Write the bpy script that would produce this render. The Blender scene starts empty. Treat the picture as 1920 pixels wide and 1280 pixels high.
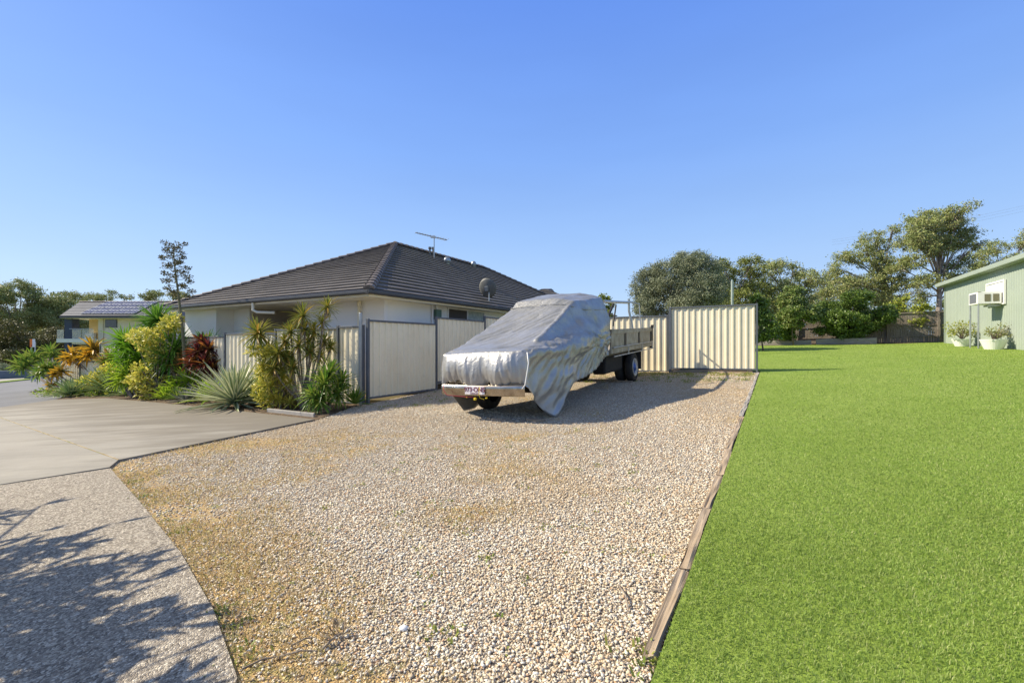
import bpy, bmesh, math, random
import numpy as np
from mathutils import Vector, Matrix, noise
rng = np.random.default_rng(7)
random.seed(7)
SC = bpy.context.scene
COL = SC.collection
R = math.radians

# ------------------------------------------------------------------ camera
F = 842.0            # focal length in pixels of a 1920 px wide picture
HY = 645.0           # horizon row
CH = 1.40            # camera height
cam = bpy.data.cameras.new("camera")
cam.sensor_width = 36.0
cam.lens = 36.0 * F / 1920.0
cam.shift_y = (HY - 640.0) / 1920.0
cam.clip_start = 0.05
cam.clip_end = 3000
camo = bpy.data.objects.new("camera", cam)
camo.location = (0, 0, CH)
camo.rotation_euler = (R(90), 0, 0)
COL.objects.link(camo)
SC.camera = camo

# ------------------------------------------------------------------ light
SUN_EL = R(39)
LH = Vector((.98, -.17, 0)).normalized()            # horizontal travel direction of the light
Ldir = Vector((LH.x * math.cos(SUN_EL), LH.y * math.cos(SUN_EL), -math.sin(SUN_EL)))
sun = bpy.data.lights.new("sun", 'SUN')
sun.energy = 5.0
sun.angle = R(0.5)
sun.color = (1.0, 0.89, 0.70)
suno = bpy.data.objects.new("sun", sun)
suno.rotation_euler = Ldir.to_track_quat('-Z', 'Y').to_euler()
COL.objects.link(suno)
w = bpy.data.worlds.new("World")
SC.world = w
w.use_nodes = True
nt = w.node_tree
bg = nt.nodes["Background"]
sky = nt.nodes.new("ShaderNodeTexSky")
sky.sky_type = 'NISHITA'
sky.sun_disc = False
sky.sun_elevation = SUN_EL
sky.sun_rotation = math.atan2(-LH.x, -LH.y)          # towards the sun, clockwise from +Y
sky.air_density = 1.0
sky.dust_density = 0.6
sky.ozone_density = 2.0
tcn = nt.nodes.new("ShaderNodeTexCoord"); spn = nt.nodes.new("ShaderNodeSeparateXYZ"); nt.links.new(tcn.outputs["Generated"], spn.inputs[0])
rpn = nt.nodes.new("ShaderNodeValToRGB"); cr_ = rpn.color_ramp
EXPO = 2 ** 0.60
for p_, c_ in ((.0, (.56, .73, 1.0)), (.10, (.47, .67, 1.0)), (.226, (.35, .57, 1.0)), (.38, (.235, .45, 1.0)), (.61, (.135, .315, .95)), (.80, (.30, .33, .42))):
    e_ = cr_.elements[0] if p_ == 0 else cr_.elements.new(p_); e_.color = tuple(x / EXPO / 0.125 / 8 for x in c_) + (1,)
cr_.elements[-1].color = (.32 / EXPO, .34 / EXPO, .40 / EXPO, 1)  # unseen zenith, an invented neutral grey that serves as fill light
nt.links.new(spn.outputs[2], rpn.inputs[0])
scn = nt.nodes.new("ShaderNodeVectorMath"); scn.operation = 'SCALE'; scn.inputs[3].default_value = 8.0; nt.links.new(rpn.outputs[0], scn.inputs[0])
# thin, barely visible unevenness of the air
nzn = nt.nodes.new("ShaderNodeTexNoise"); nzn.inputs["Scale"].default_value = 2.2; nzn.inputs["Detail"].default_value = 5
mpn = nt.nodes.new("ShaderNodeMapping"); mpn.inputs["Scale"].default_value = (1, 1, 5); nt.links.new(tcn.outputs["Generated"], mpn.inputs[0]); nt.links.new(mpn.outputs[0], nzn.inputs["Vector"])
mrn = nt.nodes.new("ShaderNodeMapRange"); mrn.inputs[1].default_value = .3; mrn.inputs[2].default_value = .7; mrn.inputs[3].default_value = .97; mrn.inputs[4].default_value = 1.03; nt.links.new(nzn.outputs[0], mrn.inputs[0])
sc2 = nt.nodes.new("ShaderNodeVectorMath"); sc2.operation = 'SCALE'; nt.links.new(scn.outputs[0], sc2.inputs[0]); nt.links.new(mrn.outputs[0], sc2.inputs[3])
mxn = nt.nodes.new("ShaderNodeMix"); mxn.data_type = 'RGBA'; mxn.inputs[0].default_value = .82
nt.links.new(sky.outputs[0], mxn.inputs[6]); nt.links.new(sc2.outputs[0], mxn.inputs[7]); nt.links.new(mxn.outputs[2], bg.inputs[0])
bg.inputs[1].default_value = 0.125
SC.view_settings.view_transform = 'Standard'
SC.view_settings.look = 'None'
SC.view_settings.gamma = 1
SC.view_settings.exposure = 0.60
SC.cycles.max_bounces = 6
SC.cycles.transparent_max_bounces = 8

# ------------------------------------------------------------------ frames of reference
A = np.array((0.495, 0.869)); B = np.array((0.869, -0.495)); P0 = np.array((-3.3, 10.1))
def gz(x, y):
    X = np.where(x < 12, x, 12 + (np.asarray(x) - 12) * 0.6)
    X = np.clip(X, -60, 30)
    return 0.05 * X + 0.02 * np.clip(y, -15, 50)
def W2(b, a):
    p = P0 + b * B + a * A
    return float(p[0]), float(p[1])
def W(b, a, h=0.0):            # h above the local ground
    x, y = W2(b, a)
    return Vector((x, y, float(gz(x, y)) + h))
def WA(b, a, z):               # absolute height
    x, y = W2(b, a)
    return Vector((x, y, z))
def at(px, py, Y):
    return Vector(((px - 960) / F * Y, Y, CH - (py - HY) / F * Y))
def gp(px, py):
    Y = 5.0
    k = (px - 960) / F; v = (py - HY) / F
    lo, hi = 0.3, 200.0
    for _ in range(60):
        Y = (lo + hi) / 2
        if CH - v * Y > float(gz(k * Y, Y)): lo = Y
        else: hi = Y
    return Vector((k * Y, Y, float(gz(k * Y, Y))))

# ------------------------------------------------------------------ materials
def newmat(name):
    m = bpy.data.materials.new(name); m.use_nodes = True
    n = m.node_tree; n.nodes.clear()
    out = n.nodes.new("ShaderNodeOutputMaterial")
    p = n.nodes.new("ShaderNodeBsdfPrincipled")
    n.links.new(p.outputs[0], out.inputs[0])
    return m, n, p, out
def nd(n, t, **k):
    x = n.nodes.new("ShaderNode" + t)
    for a, v in k.items():
        if a.startswith("i_"): x.inputs[a[2:].replace("_", " ")].default_value = v
        else: setattr(x, a, v)
    return x
def ramp(n, stops, interp='LINEAR'):
    r = n.nodes.new("ShaderNodeValToRGB"); cr = r.color_ramp; cr.interpolation = interp
    while len(cr.elements) > len(stops): cr.elements.remove(cr.elements[-1])
    while len(cr.elements) < len(stops): cr.elements.new(0.5)
    for e, (p, c) in zip(cr.elements, stops):
        e.position = p; e.color = (c[0], c[1], c[2], 1)
    return r
def mixc(n, fac, a, b, mode='MIX'):
    x = n.nodes.new("ShaderNodeMix"); x.data_type = 'RGBA'; x.blend_type = mode
    for s, v in ((0, fac), (6, a), (7, b)):
        if hasattr(v, "links"): n.links.new(v, x.inputs[s])
        elif s == 0: x.inputs[0].default_value = v
        else: x.inputs[s].default_value = (v[0], v[1], v[2], 1)
    return x.outputs[2]
def coords(n, kind="Object"):
    return nd(n, "TexCoord").outputs[kind]
def noisen(n, vec, scale, detail=4, rough=0.55):
    t = nd(n, "TexNoise"); t.inputs["Scale"].default_value = scale
    t.inputs["Detail"].default_value = detail; t.inputs["Roughness"].default_value = rough
    n.links.new(vec, t.inputs["Vector"]); return t
def rngmap(n, v, a, b, c=0.0, d=1.0):
    m = nd(n, "MapRange"); m.inputs[1].default_value = a; m.inputs[2].default_value = b
    m.inputs[3].default_value = c; m.inputs[4].default_value = d
    n.links.new(v, m.inputs[0]); return m.outputs[0]
def bump(n, p, h, strength, dist=0.01, prev=None):
    b = nd(n, "Bump"); b.inputs["Strength"].default_value = strength; b.inputs["Distance"].default_value = dist
    n.links.new(h, b.inputs["Height"])
    if prev is not None: n.links.new(prev, b.inputs["Normal"])
    n.links.new(b.outputs[0], p.inputs["Normal"]); return b.outputs[0]
def mat(name, col, rough=0.6, metal=0.0, col2=None, scale=3.0, bumps=0.0, bscale=60.0, spec=0.4, bd=0.01):
    m, n, p, o = newmat(name)
    p.inputs["Roughness"].default_value = rough; p.inputs["Metallic"].default_value = metal
    p.inputs["Specular IOR Level"].default_value = spec
    co = coords(n)
    if col2 is None: col2 = tuple(c * 0.8 for c in col)
    t = noisen(n, co, scale, 5)
    n.links.new(mixc(n, rngmap(n, t.outputs[0], 0.35, 0.65), col, col2), p.inputs["Base Color"])
    if bumps:
        t2 = noisen(n, co, bscale, 3)
        bump(n, p, t2.outputs[0], bumps, bd)
    return m
def leafmat(name, cols, trans=0.25, rough=0.45, margin=None, mw=0.3, tip=None, spec=0.35, midrib=None):
    """colour from Random Per Island through a ramp; optional pale margins and tips by UV"""
    m, n, p, o = newmat(name)
    g = nd(n, "NewGeometry")
    k = len(cols)
    rp = ramp(n, [(i / max(1, k - 1), c) for i, c in enumerate(cols)])
    n.links.new(g.outputs["Random Per Island"], rp.inputs[0])
    c = rp.outputs[0]
    if margin or tip or midrib:
        uv = nd(n, "UVMap"); sp = nd(n, "SeparateXYZ"); n.links.new(uv.outputs[0], sp.inputs[0])
    if margin or midrib:
        s = nd(n, "Math", operation='SUBTRACT'); s.inputs[1].default_value = 0.5; n.links.new(sp.outputs[0], s.inputs[0])
        ab = nd(n, "Math", operation='ABSOLUTE'); n.links.new(s.outputs[0], ab.inputs[0])
        if margin: c = mixc(n, rngmap(n, ab.outputs[0], mw - 0.06, mw + 0.06), c, margin)
        if midrib: c = mixc(n, rngmap(n, ab.outputs[0], 0.12, 0.02), c, midrib)
    if tip:
        c = mixc(n, rngmap(n, sp.outputs[1], 0.35, 1.0), c, tip)
    n.links.new(c, p.inputs["Base Color"])
    p.inputs["Roughness"].default_value = rough; p.inputs["Specular IOR Level"].default_value = spec
    tr = nd(n, "BsdfTranslucent"); n.links.new(c, tr.inputs[0])
    mx = nd(n, "MixShader"); mx.inputs[0].default_value = trans
    n.links.new(p.outputs[0], mx.inputs[1]); n.links.new(tr.outputs[0], mx.inputs[2])
    n.links.new(mx.outputs[0], o.inputs[0])
    return m

M = {}
def mk_gravel(name, scale, stone_only=False):
    m, n, p, o = newmat(name)
    stops = [(0.0, (.50, .41, .29)), (.16, (.66, .59, .47)), (.34, (.54, .40, .25)), (.46, (.74, .68, .57)),
             (.60, (.34, .28, .215)), (.70, (.60, .49, .34)), (.82, (.70, .62, .49)), (.92, (.46, .28, .16)), (1, (.84, .81, .74))]
    co = coords(n)
    rp = ramp(n, [(q_[0], (min(.9, q_[1][0] * 1.16), min(.9, q_[1][1] * 1.20), min(.9, q_[1][2] * 1.22))) for q_ in stops], 'CONSTANT' if stone_only else 'LINEAR')
    if stone_only:
        g = nd(n, "NewGeometry"); n.links.new(g.outputs["Random Per Island"], rp.inputs[0])
        c = rp.outputs[0]
        t = noisen(n, co, 60, 3); c = mixc(n, rngmap(n, t.outputs[0], .35, .7, 0, .35), c, (.30, .22, .14))
        big = noisen(n, co, 0.35, 5, 0.6)
        c = mixc(n, rngmap(n, big.outputs[0], .48, .68, 0, .5), c, (.56, .40, .20))
        p.inputs["Roughness"].default_value = .75
        n.links.new(c, p.inputs["Base Color"])
        return m
    v = nd(n, "TexVoronoi"); v.inputs["Scale"].default_value = scale; n.links.new(co, v.inputs["Vector"])
    v.inputs["Randomness"].default_value = 1
    sp = nd(n, "SeparateColor"); n.links.new(v.outputs["Color"], sp.inputs[0])
    n.links.new(sp.outputs[0], rp.inputs[0])
    ve = nd(n, "TexVoronoi"); ve.feature = 'DISTANCE_TO_EDGE'; ve.inputs["Scale"].default_value = scale
    n.links.new(co, ve.inputs["Vector"])
    c = mixc(n, rngmap(n, ve.outputs[0], 0.02, 0.14), (.20, .15, .10), rp.outputs[0])
    big = noisen(n, co, 0.35, 5, 0.6)
    c = mixc(n, rngmap(n, big.outputs[0], .5, .68, 0, .5), c, (.50, .35, .15))
    # dead grass and moss matted into the gravel near the concrete and in worn patches
    at_ = nd(n, "Attribute"); at_.attribute_name = "moss"
    t = noisen(n, co, 2.6, 6, .7); ad = nd(n, "Math", operation='MULTIPLY_ADD')
    n.links.new(at_.outputs["Fac"], ad.inputs[0]); ad.inputs[1].default_value = .42; n.links.new(t.outputs[0], ad.inputs[2])
    mf = rngmap(n, ad.outputs[0], .66, .86, 0, .8)
    t3 = noisen(n, co, 9, 4)
    mc = mixc(n, rngmap(n, t3.outputs[0], .5, .66), (.58, .38, .14), (.34, .31, .08))
    c = mixc(n, mf, c, mc)
    n.links.new(c, p.inputs["Base Color"]); p.inputs["Roughness"].default_value = .85
    h = rngmap(n, ve.outputs[0], 0, .4)
    bump(n, p, h, 1.0, .012)
    return m
M['gravel'] = mk_gravel('gravel', 66)
M['stones'] = mk_gravel('stones', 46, True)
def mk_concrete(name, c1, c2, agg=False):
    m, n, p, o = newmat(name)
    co = coords(n)
    t = noisen(n, co, .55, 6, .6)
    c = mixc(n, rngmap(n, t.outputs[0], .38, .62), c1, c2)
    # stains drawn out along one direction
    mp = nd(n, "Mapping"); mp.inputs["Rotation"].default_value = (0, 0, R(-30)); mp.inputs["Scale"].default_value = (.22, 1.5, 1)
    n.links.new(co, mp.inputs[0]); ts = noisen(n, mp.outputs[0], 1.0, 6, .65)
    c = mixc(n, rngmap(n, ts.outputs[0], .46, .70, 0, .7), c, tuple(x * .5 for x in c1))
    if not agg:
        ab_ = nd(n, "Attribute"); ab_.attribute_name = "dirt"; tn = noisen(n, mp.outputs[0], 2.2, 5, .6)
        mm = nd(n, "Math", operation='MULTIPLY_ADD'); n.links.new(ab_.outputs["Fac"], mm.inputs[0]); mm.inputs[1].default_value = .5; n.links.new(tn.outputs[0], mm.inputs[2])
        c = mixc(n, rngmap(n, mm.outputs[0], .55, .88, 0, .8), c, (.12, .10, .07))
    t2 = noisen(n, co, 70, 4, .7)
    c = mixc(n, rngmap(n, t2.outputs[0], .3, .7, 0, .3), c, tuple(x * .6 for x in c1))
    if agg:
        v = nd(n, "TexVoronoi"); v.inputs["Scale"].default_value = 88; n.links.new(co, v.inputs["Vector"])
        sp = nd(n, "SeparateColor"); n.links.new(v.outputs["Color"], sp.inputs[0])
        rp = ramp(n, [(0, (0.127, 0.105, 0.078)), (.25, (0.286, 0.240, 0.184)), (.5, (0.435, 0.370, 0.285)), (.78, (0.615, 0.540, 0.414)), (1, (0.890, 0.800, 0.644))])
        n.links.new(sp.outputs[1], rp.inputs[0])
        c = mixc(n, .8, c, rp.outputs[0])
        ve = nd(n, "TexVoronoi"); ve.feature = 'DISTANCE_TO_EDGE'; ve.inputs["Scale"].default_value = 88; n.links.new(co, ve.inputs["Vector"])
        c = mixc(n, rngmap(n, ve.outputs[0], .01, .12, .55, 0), c, (.13, .115, .10))
        bump(n, p, rngmap(n, ve.outputs[0], 0, .35), .9, .006)
    else:
        bump(n, p, t2.outputs[0], .35, .004)
    n.links.new(c, p.inputs["Base Color"]); p.inputs["Roughness"].default_value = .85
    return m
M['drive'] = mk_concrete('driveway_concrete', (0.335, 0.312, 0.261), (0.270, 0.250, 0.209))
M['foot'] = mk_concrete('exposed_aggregate', (0.392, 0.340, 0.261), (0.307, 0.265, 0.198), True)
M['asphalt'] = mat('asphalt', (.20, .205, .215), .9, 0, (.16, .165, .175), .6, .6, 90, .2)
M['kerb'] = mat('kerb', (.36, .34, .31), .9, 0, (.28, .27, .25), 3, .3, 60)
M['dirt'] = mat('dirt', (.16, .12, .075), .95, 0, (.09, .085, .04), .8, .6, 20, .1, .02)
M['mulch'] = mat('mulch', (.20, .145, .10), .95, 0, (.10, .075, .05), 14, 1.0, 40, .1, .03)
def mk_lawn():
    m, n, p, o = newmat('lawn'); co = coords(n)
    t = noisen(n, co, .7, 5, .6); t2 = noisen(n, co, 26, 5, .7)
    c = mixc(n, rngmap(n, t.outputs[0], .35, .65), (.23, .33, .05), (.29, .38, .08))
    c = mixc(n, rngmap(n, t2.outputs[0], .35, .65, 0, .6), c, (.18, .26, .04))
    n.links.new(c, p.inputs["Base Color"]); p.inputs["Roughness"].default_value = .8; p.inputs["Specular IOR Level"].default_value = .15
    bump(n, p, t2.outputs[0], 1.0, .03)
    return m
M['lawn'] = mk_lawn()
def mk_blade():
    m = leafmat('grass_blades', [(0.203, 0.319, 0.052), (0.258, 0.380, 0.069), (0.318, 0.440, 0.098), (0.225, 0.341, 0.057), (0.505, 0.528, 0.230)], .35, .55)
    n = m.node_tree; p = [x for x in n.nodes if x.type == 'BSDF_PRINCIPLED'][0]; tr = [x for x in n.nodes if x.type == 'BSDF_TRANSLUCENT'][0]
    src = p.inputs["Base Color"].links[0].from_socket; co = coords(n); t = noisen(n, co, 1.1, 5, .65); t2 = noisen(n, co, 7, 3, .6)
    c = mixc(n, rngmap(n, t.outputs[0], .42, .66, 0, .5), src, (.185, .27, .045)); c = mixc(n, rngmap(n, t2.outputs[0], .5, .72, 0, .4), c, (.33, .38, .11))
    n.links.new(c, p.inputs["Base Color"]); n.links.new(c, tr.inputs[0])
    return m
M['blade'] = mk_blade()
M['dryblade'] = leafmat('dry_grass', [(.56, .44, .20), (.62, .50, .28), (.46, .32, .13), (.34, .34, .09)], .3, .6)
M['weed'] = leafmat('weeds', [(.16, .24, .03), (.26, .30, .05), (.34, .33, .08)], .3, .5)
def mk_timber(name, c1, c2, c3):
    m, n, p, o = newmat(name); co = coords(n)
    mp = nd(n, "Mapping"); mp.inputs["Scale"].default_value = (1.2, 26, 26); n.links.new(co, mp.inputs[0])
    t = noisen(n, mp.outputs[0], 1.6, 6, .65); t2 = noisen(n, co, 1.3, 4)
    c = mixc(n, rngmap(n, t2.outputs[0], .4, .6), c1, c2)
    c = mixc(n, rngmap(n, t.outputs[0], .45, .7, 0, .85), c, c3)
    n.links.new(c, p.inputs["Base Color"]); p.inputs["Roughness"].default_value = .85
    bump(n, p, t.outputs[0], .9, .012)
    return m
M['sleeper'] = mk_timber('weathered_timber', (.36, .27, .17), (.42, .34, .25), (.14, .095, .06))
M['sleeper_grey'] = mk_timber('grey_timber', (.40, .37, .32), (.34, .31, .26), (.20, .17, .14))
M['paling'] = mk_timber('paling_timber', (.30, .26, .215), (.22, .185, .15), (.12, .095, .075))
M['traywood'] = mat('tray_side_paint', (.40, .36, .28), .6, 0.1, (.26, .22, .155), 5, .3, 60)
M['cream'] = mat('cream_steel', (.76, .70, .55), .45, 0, (.70, .64, .50), 2, .05, 30, .4)
def mk_cream(name, c1, c2):
    m, n, p, o = newmat(name); co = coords(n)
    t = noisen(n, co, 1.7, 5); c = mixc(n, rngmap(n, t.outputs[0], .35, .65), c1, c2)
    # dust splashed up from the ground
    t2 = noisen(n, co, 9, 6, .75); c = mixc(n, rngmap(n, t2.outputs[0], .56, .78, 0, .45), c, tuple(x * .6 for x in c1))
    n.links.new(c, p.inputs["Base Color"]); p.inputs["Roughness"].default_value = .42
    return m
M['cream'] = mk_cream('cream_steel_sheet', (.86, .78, .57), (.81, .72, .51))
M['slate'] = mat('slate_steel', (.115, .13, .145), .45, 0, (.09, .10, .115), 2, 0, 30, .4)
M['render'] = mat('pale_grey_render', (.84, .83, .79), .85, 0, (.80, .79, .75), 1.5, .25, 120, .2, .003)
M['bluegrey'] = mat('blue_grey_render', (.82, .82, .82), .85, 0, (.79, .79, .79), 1.5, .25, 120, .2, .003)
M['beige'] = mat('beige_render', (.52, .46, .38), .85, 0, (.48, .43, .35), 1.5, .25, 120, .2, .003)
M['offwhite'] = mat('off_white_boards', (.70, .70, .66), .6, 0, (.66, .66, .62), 2)
M['trim'] = mat('cream_trim', (.74, .70, .56), .5, 0, (.70, .66, .52), 2)
M['soffit'] = mat('soffit', (.82, .78, .68), .7, 0, (.79, .75, .65), 2)
M['gutter'] = mat('charcoal_gutter', (.065, .065, .068), .35, 0, (.05, .05, .055), 4)
def mk_tile(name, c1, c2, c3):
    m, n, p, o = newmat(name)
    uv = nd(n, "UVMap"); fl = nd(n, "VectorMath", operation='FLOOR'); n.links.new(uv.outputs[0], fl.inputs[0])
    wn = nd(n, "TexWhiteNoise", noise_dimensions='2D'); n.links.new(fl.outputs[0], wn.inputs[0])
    c = mixc(n, wn.outputs[0], c1, c2)
    co = coords(n); t = noisen(n, co, 1.2, 6, .7)
    c = mixc(n, rngmap(n, t.outputs[0], .45, .68, 0, .7), c, c3)
    t4 = noisen(n, co, 35, 4, .7); c = mixc(n, rngmap(n, t4.outputs[0], .4, .7, 0, .4), c, tuple(x * 1.6 for x in c1))
    fr = nd(n, "VectorMath", operation='FRACTION'); n.links.new(uv.outputs[0], fr.inputs[0])
    sp = nd(n, "SeparateXYZ"); n.links.new(fr.outputs[0], sp.inputs[0])
    pp = nd(n, "Math", operation='PINGPONG'); pp.inputs[1].default_value = .5; n.links.new(sp.outputs[0], pp.inputs[0])
    ln = rngmap(n, pp.outputs[0], .0, .04, 0, 1)
    c = mixc(n, rngmap(n, pp.outputs[0], .0, .035, .75, 0), c, (.02, .018, .016))
    n.links.new(c, p.inputs["Base Color"]); p.inputs["Roughness"].default_value = .62; p.inputs["Specular IOR Level"].default_value = .35
    bump(n, p, ln, .5, .01)
    return m
M['tile'] = mk_tile('roof_tiles', (.085, .076, .068), (.14, .126, .113), (.19, .172, .152))
M['tile_blue'] = mk_tile('blue_grey_roof_tiles', (.05, .058, .08), (.08, .09, .115), (.10, .11, .13))
M['ridge'] = mat('ridge_cap', (.19, .16, .14), .6, 0, (.12, .10, .088), 8, .3, 60)
M['white'] = mat('white_paint', (.80, .80, .78), .5, 0, (.74, .74, .71), 3)
M['silverpost'] = mat('galvanised_steel', (.42, .45, .46), .4, .6, (.33, .36, .38), 6)
M['chrome'] = mat('worn_chrome', (.52, .47, .40), .20, 1.0, (.34, .29, .23), 6, .15, 25, .5, .004)
M['black'] = mat('black_metal', (.015, .015, .016), .5, 0, (.022, .02, .02), 6)
M['under'] = mat('underbody', (.012, .012, .013), .8, 0, (.02, .017, .014), 6)
M['rubber'] = mat('tyre_rubber', (.028, .026, .024), .8, 0, (.05, .043, .035), 7, .3, 40, .2)
M['rim'] = mat('pale_rim', (.62, .58, .50), .45, .2, (.45, .40, .32), 9)
M['blue'] = mat('blue_hub', (.09, .17, .42), .4, .2, (.05, .09, .24), 6)
M['green'] = mat('pale_green_steel', (.325, .375, .315), .45, 0, (.30, .35, .295), 1.2)
M['greentrim'] = mat('green_trim', (.30, .36, .285), .45, 0, (.275, .335, .265), 2)
M['glass'] = mat('dark_glass', (.03, .035, .035), .06, 0, (.04, .045, .045), 1, 0, 1, .8)
M['curtain'] = mat('curtain', (.52, .56, .50), .8, 0, (.34, .38, .34), 9)
M['darkmesh'] = mat('insect_screen', (.09, .075, .065), .7, 0, (.06, .05, .045), 40)
M['panelblue'] = None
M['darkblue'] = mat('dark_blue_render', (.045, .06, .10), .7, 0, (.04, .05, .085), 2)
M['yellow'] = mat('yellow_render', (.72, .53, .22), .8, 0, (.68, .50, .20), 2)
M['whitewall'] = mat('white_render', (.68, .62, .50), .8, 0, (.63, .57, .46), 2)
M['bark'] = mat('bark', (.21, .165, .125), .9, 0, (.11, .085, .065), 5, .8, 12, .2, .03)
M['palebark'] = mat('pale_bark', (.42, .37, .31), .85, 0, (.20, .16, .13), 3, .5, 10, .2, .02)
M['stem'] = mat('grey_stem', (.33, .28, .22), .85, 0, (.20, .16, .12), 14, .6, 50, .2)
M['stalk'] = mat('green_stalk', (.20, .20, .10), .7, 0, (.15, .14, .07), 6)
M['dish'] = mat('grey_dish', (.13, .135, .13), .55, 0, (.10, .105, .10), 5)
M['platewhite'] = mat('plate_white', (.78, .74, .76), .4, 0, (.72, .68, .70), 20)
M['maroon'] = mat('maroon_paint', (.16, .02, .05), .5)
M['brightyellow'] = mat('yellow_plastic', (.78, .58, .03), .4)
M['red'] = mat('red_cord', (.42, .03, .05), .6)
M['orange'] = mat('orange_sign', (.85, .22, .03), .5, 0, (.78, .19, .03), 3)
M['brick'] = mat('concrete_block', (.30, .24, .17), .9, 0, (.22, .17, .11), 8, .5, 40)
M['bluewall'] = mat('blue_grey_wall', (.10, .13, .18), .85, 0, (.085, .11, .15), 2)
def mk_tarp():
    m, n, p, o = newmat('silver_tarp'); co = coords(n)
    t = noisen(n, co, 2.0, 5, .6)
    n.links.new(mixc(n, rngmap(n, t.outputs[0], .3, .7), (.42, .42, .41), (.31, .31, .30)), p.inputs["Base Color"])
    p.inputs["Metallic"].default_value = .55
    t2 = noisen(n, co, 9, 5, .6); t2.inputs['Distortion'].default_value = 1.2; t3 = noisen(n, co, 55, 3, .6)
    n.links.new(rngmap(n, t.outputs[0], .3, .7, .34, .46), p.inputs["Roughness"])
    b1 = bump(n, p, t2.outputs[0], .5, .02)
    bump(n, p, t3.outputs[0], .35, .005, b1)
    return m
M['tarp'] = mk_tarp()
def mk_solar():
    m, n, p, o = newmat('solar_cells')
    uv = nd(n, "UVMap"); fr = nd(n, "VectorMath", operation='FRACTION'); n.links.new(uv.outputs[0], fr.inputs[0])
    sp = nd(n, "SeparateXYZ"); n.links.new(fr.outputs[0], sp.inputs[0])
    c = (.03, .045, .12)
    for k in (0, 1):
        pp = nd(n, "Math", operation='PINGPONG'); pp.inputs[1].default_value = .5; n.links.new(sp.outputs[k], pp.inputs[0])
        c = mixc(n, rngmap(n, pp.outputs[0], .04, .08, 1, 0), c, (.55, .57, .62))
    n.links.new(c, p.inputs["Base Color"]); p.inputs["Roughness"].default_value = .7; p.inputs["Specular IOR Level"].default_value = .02
    return m
M['solar'] = mk_solar()

# ------------------------------------------------------------------ mesh helpers
def tag(o, label=None, cat=None, group=None, kind=None):
    if label: o["label"] = label
    if cat: o["category"] = cat
    if group: o["group"] = group
    if kind: o["kind"] = kind
    return o
def link(o, parent=None):
    COL.objects.link(o)
    if parent is not None: o.parent = parent
    return o
def thing(name, label, cat, loc=(0, 0, 0), group=None):
    o = bpy.data.objects.new(name, None); o.empty_display_size = .3
    COL.objects.link(o); o.location = loc
    return tag(o, label, cat, group)
class MB:
    def __init__(s): s.v = []; s.f = []; s.uv = []
    def add(s, vs, fs, uvs=None):
        k = len(s.v); s.v += [tuple(v) for v in vs]
        s.uv += (uvs if uvs is not None else [(0.0, 0.0)] * len(vs))
        s.f += [tuple(i + k for i in f) for f in fs]
    def quad(s, a, b, c, d, uvs=None): s.add([a, b, c, d], [(0, 1, 2, 3)], uvs)
    def box(s, o, u, v, w):
        """corner o and three edge vectors"""
        o, u, v, w = (Vector(x) for x in (o, u, v, w))
        p = [o, o + u, o + u + v, o + v, o + w, o + u + w, o + u + v + w, o + v + w]
        f = [(0, 3, 2, 1), (4, 5, 6, 7), (0, 1, 5, 4), (1, 2, 6, 5), (2, 3, 7, 6), (3, 0, 4, 7)]
        if u.cross(v).dot(w) < 0: f = [tuple(reversed(x)) for x in f]
        s.add(p, f)
    def tube(s, pts, rad, n=8, cap=True):
        pts = [Vector(p) for p in pts]
        if not hasattr(rad, "__len__"): rad = [rad] * len(pts)
        vs = []; last = None
        for i, p in enumerate(pts):
            d = (pts[min(i + 1, len(pts) - 1)] - pts[max(i - 1, 0)]).normalized()
            if last is None:
                x = d.cross(Vector((0, 0, 1)))
                if x.length < .1: x = d.cross(Vector((1, 0, 0)))
                x.normalize()
            else:
                x = last - d * last.dot(d); x.normalize()
            last = x; y = d.cross(x)
            for k in range(n):
                t = 2 * math.pi * k / n
                vs.append(p + (x * math.cos(t) + y * math.sin(t)) * rad[i])
        fs = []
        for i in range(len(pts) - 1):
            for k in range(n):
                fs.append((i * n + k, i * n + (k + 1) % n, (i + 1) * n + (k + 1) % n, (i + 1) * n + k))
        if cap:
            fs.append(tuple(range(n - 1, -1, -1))); fs.append(tuple(range((len(pts) - 1) * n, len(pts) * n)))
        s.add(vs, fs)
    def lathe(s, c, axis, prof, n=32):
        """prof: list of (distance along axis, radius)"""
        c = Vector(c); ax = Vector(axis).normalized()
        x = ax.cross(Vector((0, 0, 1)));
        if x.length < .1: x = ax.cross(Vector((1, 0, 0)))
        x.normalize(); y = ax.cross(x); vs = []; fs = []
        for d, r in prof:
            for k in range(n):
                t = 2 * math.pi * k / n
                vs.append(c + ax * d + (x * math.cos(t) + y * math.sin(t)) * r)
        for i in range(len(prof) - 1):
            for k in range(n):
                fs.append((i * n + k, (i + 1) * n + k, (i + 1) * n + (k + 1) % n, i * n + (k + 1) % n))
        s.add(vs, fs)
    def build(s, name, m, parent=None, smooth=False, bevel=0.0):
        me = bpy.data.meshes.new(name); me.from_pydata(s.v, [], s.f)
        uvl = me.uv_layers.new(name="UVMap")
        li = np.zeros(len(me.loops), dtype=np.int32); me.loops.foreach_get("vertex_index", li)
        uvl.data.foreach_set("uv", np.array(s.uv, dtype=np.float32)[li].ravel())
        if m: me.materials.append(m)
        if smooth: me.polygons.foreach_set("use_smooth", [True] * len(me.polygons))
        me.update()
        o = bpy.data.objects.new(name, me); COL.objects.link(o)
        if parent is not None:
            o.parent = parent
            me.transform(Matrix.Translation(-root_loc(parent)))
        if bevel:
            b = o.modifiers.new("bevel", 'BEVEL'); b.width = bevel; b.segments = 2; b.limit_method = 'ANGLE'; b.angle_limit = R(40)
        return o
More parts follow.
